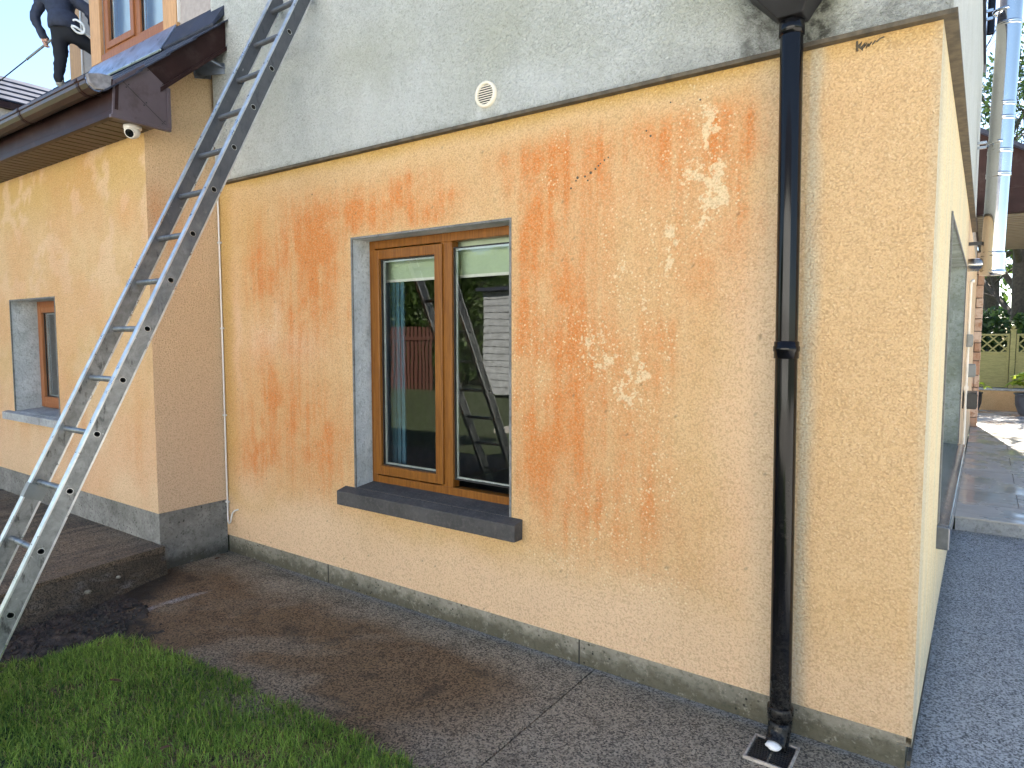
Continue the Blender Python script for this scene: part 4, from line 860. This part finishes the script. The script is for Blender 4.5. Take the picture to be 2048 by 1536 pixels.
# --- lawn surface and blades
lw = sheet('lawn', None, M['lawn'], lambda u, v: {}, .3, 6.2, -6, -.99, .05, lambda u, v: (u, v, np.where(v < lawn_edge(u), -.028+.014*(fbm(u*5, v*5, 141)-.3), -.09)), [], .1, (0,0,-1)); struct(lw)
def blades(n, x0, x1, y0, y1, h0, h1, w, edge=True, seed=3, lean=.8, rag=.035, tone=0):
    tone_ = tone
    R_ = np.random.default_rng(seed); x = R_.uniform(x0, x1, n); y = R_.uniform(y0, y1, n)
    if edge:
        k = y < lawn_edge(x) + rag*(fbm(x*11, y*11, 151)*2-.9) - .01; dens = fbm(x*6, y*6, 153); k &= R_.uniform(0, 1, n) < .38 + 1.3*sstep(.30,.55,dens); x, y = x[k], y[k]
    n = len(x); h = R_.uniform(h0, h1, n)*(.55+.9*fbm(x*4, y*4, 155)); a = R_.uniform(0, 2*np.pi, n); ln = np.abs(R_.normal(.45, .4, n))*lean; b = R_.uniform(0, 2*np.pi, n)
    z0_ = -.03+0*x; dx, dy_ = np.cos(a)*w*.5, np.sin(a)*w*.5; lx, ly = np.cos(b)*ln*h, np.sin(b)*ln*h
    V_ = np.empty((n, 5, 3)); V_[:,0] = np.stack([x-dx, y-dy_, z0_], -1); V_[:,1] = np.stack([x+dx, y+dy_, z0_], -1)
    V_[:,2] = np.stack([x+lx*.35+dx*.8, y+ly*.35+dy_*.8, z0_+h*.6], -1); V_[:,3] = np.stack([x+lx*.35-dx*.8, y+ly*.35-dy_*.8, z0_+h*.6], -1); V_[:,4] = np.stack([x+lx, y+ly, z0_+h*np.clip(1-.35*ln**2, .45, 1)], -1)
    tone = np.clip(.15 + .7*fbm(x*3, y*3, 157) + R_.normal(0, .28, n), 0, 1)
    if tone_: tone = np.where(R_.uniform(0,1,n) < .6, tone_, tone)
    return V_.reshape(-1, 3), n, np.repeat(tone, 5)
def blade_obj(name, packs):
    Vs = np.concatenate([p[0] for p in packs]); n = sum(p[1] for p in packs); T = np.concatenate([p[2] for p in packs]); me = bpy.data.meshes.new(name)
    me.vertices.add(5*n); me.vertices.foreach_set('co', Vs.astype(np.float32).ravel())
    b = (np.arange(n)*5)[:, None]; quads = b + np.array([0,1,2,3]); tris = b + np.array([3,2,4])
    loops = np.concatenate([quads.ravel(), tris.ravel()]); st = np.concatenate([np.arange(n)*4, 4*n+np.arange(n)*3])
    me.loops.add(len(loops)); me.loops.foreach_set('vertex_index', loops.astype(np.int32)); me.polygons.add(2*n); me.polygons.foreach_set('loop_start', st.astype(np.int32))
    try: me.polygons.foreach_set('loop_total', np.concatenate([np.full(n,4), np.full(n,3)]).astype(np.int32))
    except Exception: pass
    me.update(calc_edges=True); at = me.attributes.new('tone', 'FLOAT', 'POINT'); at.data.foreach_set('value', T.astype(np.float32)); me.materials.append(M['grass'])
    o = bpy.data.objects.new(name, me); COL.objects.link(o); return tag(o, 'short green lawn grass at the lower left', None, kind='stuff')
blade_obj('grass', [blades(110000, .45, 3.3, -2.5, -.95, .018, .060, .0036, lean=1.3), blades(9000, .45, 3.3, -2.5, -.80, .02, .07, .0032, seed=11, lean=1.6, rag=.10, tone=1.35), blades(30000, .3, 6.2, -6.0, -2.6, .03, .07, .006, seed=5)])

# ================================================================== PATIO
pat = MB().box(XR+.015, 9.2, 3.872, 13.9, -.15, .082).build('patio', M['sill_grey'], None); struct(pat)
yy = 3.862; row = 0
while yy < 13.8:
    h_ = .60; xa = XR+.012 - (0 if row % 2 == 0 else .45)
    while xa < 9.1:
        a, b2 = max(xa, XR+.012), min(xa+.895, 9.2)
        if b2-a > .05: MB().box(a, b2, yy, min(yy+h_-.006, 13.9), .084, .100+random.uniform(-.0012,.0012)).build('paving_tile', M['tiles'], pat, .0015)
        xa += .90
    yy += h_; row += 1

# ================================================================== GARDEN at the far right
gw = empty('garden_wall', (5, 14.1, .1), 'low ochre garden wall with grey coping at the back of the patio', 'garden wall')
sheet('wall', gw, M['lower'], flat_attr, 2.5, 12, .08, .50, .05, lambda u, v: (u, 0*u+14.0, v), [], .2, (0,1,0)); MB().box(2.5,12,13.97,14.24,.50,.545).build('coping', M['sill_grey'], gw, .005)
fence_y = 14.1
fnc = empty('lattice_fence', (5, fence_y, .55), 'green treated timber fence with lattice top standing on the low ochre wall', 'fence')
def panel(x0, x1, i):
    p = MB().box(x0, x1, fence_y-.025, fence_y+.025, 1.615, 1.655).build('panel', M['fence'], fnc, .004); MB().box(x0, x1, fence_y-.025, fence_y+.025, 1.255, 1.29).build('mid_rail', M['fence'], p, .004)
    MB().box(x0, x0+.04, fence_y-.022, fence_y+.022, .56, 1.615).build('side_rail', M['fence'], p); MB().box(x1-.04, x1, fence_y-.022, fence_y+.022, .56, 1.615).build('side_rail', M['fence'], p)
    k = 0; s_ = .20; L = .325; zz0 = 1.29
    x = x0 - L
    while x < x1:
        for d_, sg in ((0, 1), (1, -1)):
            a, b2 = (x, x+L) if sg == 1 else (x+L, x); za, zb = zz0, zz0+L
            pa, pb = Vector((a, fence_y-.008+.016*d_, za)), Vector((b2, fence_y-.008+.016*d_, zb))
            lo, hi = x0+.04, x1-.04
            def clip(p, q):
                if p.x < lo and q.x < lo or p.x > hi and q.x > hi: return None
                r_ = []
                for s1, s2 in ((p, q), (q, p)):
                    t = s1.copy()
                    if t.x < lo: t = s1.lerp(s2, (lo-s1.x)/(s2.x-s1.x))
                    elif t.x > hi: t = s1.lerp(s2, (hi-s1.x)/(s2.x-s1.x))
                    r_.append(t)
                return r_
            c_ = clip(pa, pb)
            if c_ and (c_[0]-c_[1]).length > .03:
                dv = (c_[1]-c_[0]).normalized(); nv = Vector((-dv.z, 0, dv.x))*.014
                MB().prism([c_[0]+nv, c_[1]+nv, c_[1]-nv, c_[0]-nv], (0, .014, 0)).build('lattice_slat', M['fence'], p)
        x += s_
    for j in range(7):
        za = .565 + .098*j; MB().hexa([(x0+.04,fence_y-.020,za),(x1-.04,fence_y-.020,za),(x1-.04,fence_y-.004,za),(x0+.04,fence_y-.004,za),(x0+.04,fence_y-.006,za+.11),(x1-.04,fence_y-.006,za+.11),(x1-.04,fence_y+.006,za+.11),(x0+.04,fence_y+.006,za+.11)]).build('board', M['fence'], p)
for i, (a, b2) in enumerate(((3.15, 4.96), (5.07, 6.88))): panel(a, b2, i)
for i, xp in enumerate((5.015, 6.94)):
    p = MB().box(xp-.045, xp+.045, fence_y-.045, fence_y+.045, .5, 1.72).build('post', M['fence'], fnc, .004); MB().box(xp-.055, xp+.055, fence_y-.055, fence_y+.055, 1.72, 1.75).build('cap', M['fence'], p); ball(MB(), (xp, fence_y, 1.79), .04, 12).build('finial', M['fence'], p)
def leaves(n, fn, size, seed, tone=(0,1)):
    """n leaf quads at positions/normals from fn(rng, n)"""
    R_ = np.random.default_rng(seed); P = fn(R_, n); n = len(P); a = R_.normal(size=(n,3)); a /= np.linalg.norm(a, axis=1)[:,None]; b = R_.normal(size=(n,3)); b -= (a*b).sum(1)[:,None]*a; b /= np.linalg.norm(b, axis=1)[:,None]
    s = size*R_.uniform(.6, 1.4, n)[:,None]; V_ = np.stack([P-a*s, P-b*s*.45+a*s*.1, P+a*s, P+b*s*.45+a*s*.1], 1).reshape(-1,3)
    return V_, n, np.repeat(np.clip(R_.uniform(tone[0], tone[1], n), 0, 1), 4)
def leaf_obj(name, pk, mat, parent=None):
    V_, n, T = pk; me = bpy.data.meshes.new(name); me.vertices.add(4*n); me.vertices.foreach_set('co', V_.astype(np.float32).ravel()); me.loops.add(4*n); me.loops.foreach_set('vertex_index', np.arange(4*n, dtype=np.int32))
    me.polygons.add(n); me.polygons.foreach_set('loop_start', (np.arange(n)*4).astype(np.int32))
    try: me.polygons.foreach_set('loop_total', np.full(n, 4, dtype=np.int32))
    except Exception: pass
    me.update(calc_edges=True); at = me.attributes.new('tone', 'FLOAT', 'POINT'); at.data.foreach_set('value', T.astype(np.float32)); me.materials.append(mat)
    o = bpy.data.objects.new(name, me); COL.objects.link(o)
    if parent is not None: o.parent = parent; o.matrix_parent_inverse = Matrix.Translation(-wpos(parent))
    return o
def clump(c, r, seedk, holes=.5):
    c = np.array(c); r = np.array(r)
    def fn(R_, n):
        k = 14; cs_ = c + R_.normal(size=(k,3))*r*.5; i = R_.integers(0, k, n); return cs_[i] + R_.normal(size=(n,3))*r*.28
    return fn
# pots
def pot(name, x, y, R0, H, mt, lab, leafmat, cat='plant pot'):
    p = empty(name, (x, y, .1), lab, cat)
    MB().lathe([(.001,.02),(R0*.72,.0),(R0*.82,.03),(R0*.97,H*.45),(R0,H*.8),(R0*.99,H*.93),(R0*1.06,H*.95),(R0*1.06,H),(R0*.95,H),(R0*.92,H*.85),(.001,H*.85)], (x,y,.10), 36).build('body', M[mt], p)
    MB().lathe([(.001,H*.90),(R0*.93,H*.88)], (x,y,.10), 24).build('soil', M['soil'], p); return p
pot('plant_pot', 5.42, 13.2, .36, .42, 'pot', 'large rounded grey glazed pot at the right of the patio', 'leaf_lime')
pot('plant_pot', 4.28, 13.3, .27, .40, 'pot_dark', 'dark pot half hidden by the stone pier', 'leaf_lime')
def big_plant(x, y, z, n, r_, mat, lab, seed, sz):
    R_ = random.Random(seed); p = empty('leafy_shrub', (x, y, z), lab, 'plant')
    st = MB()
    for i in range(n):
        a = R_.uniform(0, 6.28); rr = r_*R_.uniform(.25, 1); hh = R_.uniform(.15, .55)*r_*1.9; e = Vector((x+math.cos(a)*rr, y+math.sin(a)*rr, z+hh)); st.tube([(x,y,z-.05),(x+math.cos(a)*rr*.3,y+math.sin(a)*rr*.3,z+hh*.7),e], .005, 5)
        for j in range(5):
            L = sz*R_.uniform(.7,1.25); ta = a + (j-2)*1.0 + R_.uniform(-.3,.3); dv = Vector((math.cos(ta), math.sin(ta), R_.uniform(-.5,.25))).normalized(); sv_ = dv.cross(Vector((0,0,1))).normalized(); up_ = sv_.cross(dv)
            m = MB(); pts = [e, e+dv*L*.35+sv_*L*.26+up_*.02, e+dv*L*.75+sv_*L*.2, e+dv*L-up_*L*.12, e+dv*L*.75-sv_*L*.2, e+dv*L*.35-sv_*L*.26+up_*.02, e+dv*L*.5-up_*.01]
            m.add(pts, [(0,1,6),(1,2,6),(2,3,6),(3,4,6),(4,5,6),(5,0,6)]); o = m.build('leaf', mat, p); at = o.data.attributes.new('tone','FLOAT','POINT'); at.data.foreach_set('value', [R_.uniform(0,1)]*7)
    st.build('stem', M['bark'], p); return p
big_plant(5.42, 13.2, .50, 22, .42, M['leaf_lime'], 'yellow green large leaved shrub growing in the grey pot', 4, .20); big_plant(4.28, 13.3, .50, 9, .32, M['leaf_lime'], 'sparse pale shrub in the dark pot beside the pier', 9, .12)
# trees and hedge behind the fence
def limb(m, p, d, L, r_, depth, R_, ends):
    segs = 4; pts = [p]; rs = [r_]; q = p.copy(); dd = d.copy()
    for i in range(segs):
        dd = (dd + Vector((R_.uniform(-1,1), R_.uniform(-1,1), R_.uniform(-.3,.6)))*.16).normalized(); q = q + dd*L/segs; pts.append(q.copy()); rs.append(r_*(1-.45*(i+1)/segs))
    m.tube(pts, rs, 7 if r_ > .03 else 4, cap=False)
    if depth == 0: ends.append(q); return
    for i in range(R_.choice((2,3,3,4))):
        k = R_.randint(2, segs); nd = (dd + Vector((R_.uniform(-1,1), R_.uniform(-1,1), R_.uniform(-.35,.6)))*.95).normalized(); limb(m, pts[k], nd, L*R_.uniform(.55,.8), rs[k]*.62, depth-1, R_, ends)
def tree(x, y, h, r_, lab, seed, leafmat=None, nleaf=0, depth=5, cat='tree', leafsize=.06):
    R_ = random.Random(seed); p = empty('bare_tree' if not leafmat else 'evergreen_tree', (x, y, -.05), lab, cat); tr = MB(); tr.tube([(x,y,-.1),(x+.05,y,h*.25),(x,y+.05,h*.5)], [r_*1.25,r_,r_*.85], 12, cap=False); tr.build('trunk', M['bark'], p)
    cr = MB(); ends = []
    for i in range(7 if not leafmat else 9):
        a = i*2.4+R_.uniform(-.4,.4); zz = h*R_.uniform(.22,.5) if leafmat else h*R_.uniform(.28,.5); limb(cr, Vector((x,y,zz)), Vector((math.cos(a), math.sin(a), R_.uniform(.25,1.0))).normalized(), h*.26, r_*.5, depth-1, R_, ends)
    limb(cr, Vector((x,y+.05,h*.5)), Vector((0,0,1)), h*.28, r_*.8, depth, R_, ends); cr.build('crown', M['bark'], p)
    if leafmat:
        E_ = np.array([tuple(e) for e in ends]); fn = lambda Q, n: E_[Q.integers(0, len(E_), n)] + Q.normal(size=(n,3))*.28
        leaf_obj('foliage', leaves(nleaf, fn, leafsize, seed), leafmat, p)
    return p
tree(4.6, 24, 11, .22, 'tall bare tree with fine branches against the sky behind the flue', 3, depth=5)
tree(5.75, 20, 10, .11, 'bare branching tree to the right of the flue', 12, depth=5)
tree(5.15, 18, 9, .16, 'dark trunked evergreen behind the lattice fence', 5, M['leaf_dark'], 15000, 3)
tree(7.6, 18.5, 8, .2, 'evergreen tree beyond the fence at the far right', 8, M['leaf_dark'], 14000, 3)
def hedge_fn(x0, x1, y0, y1, z0, z1, seed, top=.5):
    def fn(R_, n):
        x = R_.uniform(x0, x1, n); t = R_.uniform(0, 1, n); zt = z1 + top*(fbm(x*.9, 0*x, seed)-.5)*2; z = z0 + (zt-z0)*t**.8; y = R_.uniform(y0, y1, n) + .5*(fbm(x*2, z*2, seed+3)-.5); P = np.stack([x,y,z], -1); return P[fbm(x*3, z*3, seed+9) > .33]
    return fn
hb = empty('laurel_shrub', (5, 15.5, 0), 'glossy dark laurel bushes rising behind the lattice fence', 'shrub'); leaf_obj('foliage', leaves(16000, hedge_fn(2.5, 10, 14.9, 16.2, .3, 2.2, 5), .075, 21), M['leaf_dark'], hb); MB().box(3,9.5,15.4,15.6,-.1,.9).build('stems', M['bark'], hb)
tag(leaf_obj('far_hedge', leaves(9000, hedge_fn(-6, 30, 26, 29, 0, 4.2, 15, 1.5), .15, 25), M['leaf_hedge']), kind='stuff')
# hedge, fence and shed seen in the glass; house and gravel added for bounce
hg = empty('garden_hedge', (-8, -14.5, 0), 'tall leafy garden hedge behind the lawn, seen in the window glass', 'hedge'); leaf_obj('foliage', leaves(60000, hedge_fn(-24, -7.3, -16, -14, 0, 4.6, 35, .8), .10, 31), M['leaf_hedge'], hg); MB().box(-24,-7.3,-15.2,-14.9,-.1,3.4).build('stems', M['bark'], hg)
rfn = empty('red_fence', (-11, -12.6, 0), 'red brown picket fence in front of the hedge, seen in the window glass', 'fence')
for i in range(26): MB().box(-14+.17*i, -14+.17*i+.12, -12.65, -12.62, -.1, 1.9).build('picket', M['fence_red'], rfn)
MB().box(-14,-9.5,-12.62,-12.58,1.5,1.6).build('rail', M['fence_red'], rfn)
wh = empty('white_bounce_house', (1, -17, 0), 'long white rendered house added unseen behind the camera to bounce sunlight', 'house')
MB().box(-7.0,14,-22,-15.0,-.1,5.4).build('wall', M['shed'], wh); MB().prism([(-7.3,-14.6,5.4),(-7.3,-18.5,8.2),(-7.3,-22.4,5.4)], (21.6,0,0)).build('roof', M['slate'], wh)  # unseen house added so its sunlit front brightens the shaded walls
for i in range(6): o_ = MB().box(-5.6+3.3*i,-4.4+3.3*i,-15.0,-14.97,.9,2.2).build('window', M['oak'], wh); MB().box(-5.5+3.3*i,-4.5+3.3*i,-14.975,-14.965,1.0,2.1).build('pane', M['black'], o_)
struct(MB().box(-2.5, 16, -13.5, -6.3, -.12, -.03).build('bounce_gravel_yard', M['gravel'], None))  # unseen pale gravel added to bounce sunlight onto the gable
shd = empty('white_shed', (-6.2, -12.3, 0), 'narrow white boarded shed by the red fence, seen in the window glass', 'shed')
for i in range(15): MB().hexa([(-7.0,-11.8,.19*i),(-5.5,-11.8,.19*i),(-5.5,-12.8,.19*i),(-7.0,-12.8,.19*i),(-7.0,-11.82,.19*i+.185),(-5.5,-11.82,.19*i+.185),(-5.5,-12.8,.19*i+.185),(-7.0,-12.8,.19*i+.185)]).build('board', M['shed_old'], shd)
MB().box(-7.15,-5.35,-13,-11.65,2.86,2.95).build('roof', M['slate'], shd)
struct(MB().box(6.3, 22, -6.3, 13.0, -.12, -.031).build('bounce_gravel_drive', M['gravel'], None))  # unseen pale gravel added to bounce sunlight onto the side and return walls

# ================================================================== PERSON on the roof
F_ = Vector((-math.sin(rad(35.3108))*math.cos(rad(4.0704)), math.cos(rad(35.3108))*math.cos(rad(4.0704)), -math.sin(rad(4.0704)))); R__ = Vector((math.cos(rad(35.3108)), math.sin(rad(35.3108)), 0)); U__ = R__.cross(F_)
PO = Vector((-6.98, 1.72, 5.35))        # left heel on the slates
ex_ = R__; ef = Vector((F_.x, F_.y, 0)).normalized(); ez = Vector((0,0,1))
def B(r, f, z): return PO + ex_*r + ef*f + ez*z      # body frame: right, away from us, up
J = {'pelvis':(.11,.02,.80,.165),'waist':(.07,.02,.96,.185),'chest':(.02,.05,1.18,.205),'upper':(-.02,.06,1.32,.17),'neck':(-.03,.08,1.44,.062),'chin':(-.03,.10,1.51,.07),'head':(-.03,.11,1.61,.098),'crown':(-.03,.10,1.69,.07),
     'ls':(-.24,.05,1.30,.095),'le':(-.34,.0,1.00,.075),'lw':(-.23,.06,.73,.050),'rs':(.20,.08,1.33,.095),'re':(.44,.12,1.14,.078),'rw':(.34,.34,.97,.048),
     'lh':(.02,.02,.74,.125),'lk':(.0,.05,.42,.095),'la':(-.02,.0,.10,.068),'lt':(-.03,.17,.05,.045),'rh':(.20,.06,.76,.125),'rk':(.46,.42,.62,.098),'ra':(.44,.40,.50-.09,.056),'rt':(.45,.60,.43,.045)}
J['ra'] = (.43,.36,.30,.068); J['rt'] = (.43,.54,.30,.045)
E = [('pelvis','waist'),('waist','chest'),('chest','upper'),('upper','neck'),('neck','chin'),('chin','head'),('head','crown'),('upper','ls'),('ls','le'),('le','lw'),('upper','rs'),('rs','re'),('re','rw'),('pelvis','lh'),('lh','lk'),('lk','la'),('la','lt'),('pelvis','rh'),('rh','rk'),('rk','ra'),('ra','rt')]
# hands grow out of the wrists: palm, four fingers and a thumb each
def hand_pts(w, d, side, pre):
    pl = Vector(w) + d*.085; J[pre+'p'] = (*pl, .030); E.append((pre+'w2', pre+'p'))
names = list(J); pos = {k: B(*J[k][:3]) for k in J}; radv = {k: J[k][3] for k in J}
def add_hand(wr, dirv, sidev, pre):
    dirv = dirv.normalized(); sidev = (sidev - dirv*sidev.dot(dirv)).normalized(); curl = dirv.cross(sidev).normalized()
    pos[pre+'palm'] = pos[wr] + dirv*.08; radv[pre+'palm'] = .030; E.append((wr, pre+'palm'))
    for i, (o_, L) in enumerate(((-.030,.075),(-.010,.085),(.010,.08),(.030,.062))):
        a = pre+'f%da' % i; b_ = pre+'f%db' % i; pos[a] = pos[pre+'palm'] + dirv*L*.5 + sidev*o_ + curl*.012; pos[b_] = pos[a] + curl*L*.45 - dirv*.005; radv[a] = .0095; radv[b_] = .0085; E.append((pre+'palm', a)); E.append((a, b_))
    a = pre+'ta'; b_ = pre+'tb'; pos[a] = pos[pre+'palm'] - dirv*.03 - sidev*.042; pos[b_] = pos[a] + dirv*.03 + curl*.03 - sidev*.006; radv[a] = .011; radv[b_] = .0095; E.append((pre+'palm', a)); E.append((a, b_))
add_hand('lw', Vector((-.05,.0,-1)) + ex_*.1, ef, 'L'); add_hand('rw', ef*.6 - ez*.4 + ex_*.2, ex_, 'R')
keys = list(pos); ix = {k: i for i, k in enumerate(keys)}
pm = bpy.data.meshes.new('person_cage'); pm.from_pydata([tuple(pos[k]) for k in keys], [(ix[a], ix[b_]) for a, b_ in E], [])
po = bpy.data.objects.new('person_cage', pm); COL.objects.link(po); md = po.modifiers.new('skin', 'SKIN'); md.use_smooth_shade = True; sb_ = po.modifiers.new('sub', 'SUBSURF'); sb_.levels = 2; sb_.render_levels = 2
for i, k in enumerate(keys):
    v = pm.skin_vertices[0].data[i]; v.radius = (radv[k], radv[k]*(.85 if k in ('chest','waist','upper') else 1)); v.use_root = (k == 'pelvis')
bpy.context.view_layer.update(); dg = bpy.context.evaluated_depsgraph_get(); me = bpy.data.meshes.new_from_object(po.evaluated_get(dg)); bpy.data.objects.remove(po)
me.name = 'person'; me.materials.clear()
for k in ('jacket','trousers','skin','shoe'): me.materials.append(M[k])
seg_mat = {}
def which(c):
    best = 9; bk = None
    for a, b_ in E:
        p, q = pos[a], pos[b_]; t = max(0, min(1, (c-p).dot(q-p)/max(1e-9, (q-p).length_squared))); dd = (c-p.lerp(q, t)).length - .5*(radv[a]*(1-t)+radv[b_]*t)
        if dd < best: best, bk = dd, (a, b_)
    return bk
for f in me.polygons:
    c = Vector(f.center); a, b_ = which(c); mi = 0
    if a[0] in 'LR' or b_[0] in 'LR' or b_ in ('neck','chin','head','crown'): mi = 2
    if b_ in ('lh','lk','la','rh','rk','ra') or (b_ == 'waist' and c.z < PO.z+.93): mi = 1
    if b_ in ('lt','rt'): mi = 3
    f.material_index = mi; f.use_smooth = True
from mathutils import noise as mnoise
nrm_ = [Vector(v.normal) for v in me.vertices]
for v, nn in zip(me.vertices, nrm_):
    q = Vector(v.co)
    if which(q)[1][0] in 'LR' or which(q)[1] in ('neck','chin','head','crown'): continue
    v.co = q + nn*(.022*mnoise.noise(q*Vector((7,7,16)) if False else Vector((q.x*8, q.y*8, q.z*17))) + .010*mnoise.noise(q*26))
me.transform(Matrix.Translation(-PO)); person = bpy.data.objects.new('person', me); COL.objects.link(person); person.location = PO
tag(person, 'person in dark jacket and black trousers on the roof holding a spray lance', 'person')
hr = MB(); ball(hr, pos['head']+Vector((0,0,.035))-ef*.01, .108, 16).build('hair', M['hair'], person)
hm = MB(); wv = pos['waist']-ez*.10
hm.lathe([(.175,-.02),(.205,.0),(.208,.08),(.200,.18),(.18,.22)], pos['pelvis']+ez*.05-ex_*.02, 20).build('jacket_hem', M['jacket'], person)
MB().tube([pos['neck']-ef*.05+ex_*-.09-ez*.03, pos['neck']-ef*.085-ez*.0, pos['neck']-ef*.05+ex_*.09-ez*.03], .035, 8).build('hood', M['jacket'], person)
hand = pos['Lpalm']
ln = empty('spray_lance', hand, 'thin dark spray lance slanting down from the hand of the person', 'lance')
ld = (ex_*-.86 - ez*.62 + ef*.02).normalized()
MB().tube([hand-ld*.42, hand+ld*1.7], .009, 8).build('tube', M['metal_dark'], ln); MB().tube([hand-ld*.10, hand+ld*.38], .017, 10).build('grip', M['grey_box'], ln)
def smooth_pts(P, k=5):
    P = [Vector(p) for p in P]; out = []
    for i in range(len(P)-1):
        p0, p1, p2, p3 = P[max(i-1,0)], P[i], P[i+1], P[min(i+2,len(P)-1)]
        for j in range(k):
            t = j/k; out.append(.5*((2*p1) + (p2-p0)*t + (2*p0-5*p1+4*p2-p3)*t*t + (3*p1-p0-3*p2+p3)*t**3))
    return out + [P[-1]]
rp_ = [pos['rh']+ex_*.02+ez*.12-ef*.13, pos['rh']+ex_*.10+ez*.20-ef*.10, pos['rh']+ex_*.20+ez*.14-ef*.08, pos['rh']+ex_*.20+ez*.03-ef*.06, pos['rh']+ex_*.12+ez*.02-ef*.10, pos['rh']+ex_*.06+ez*.10-ef*.13, pos['rh']+ex_*.16+ez*.06-ef*.08, pos['rk']-ef*.02+ez*.10]
tag(MB().tube(smooth_pts(rp_), .017, 8).build('coiled_hose', M['rope'], None), 'white hose looped over the hip and bent leg of the person on the roof', 'hose')
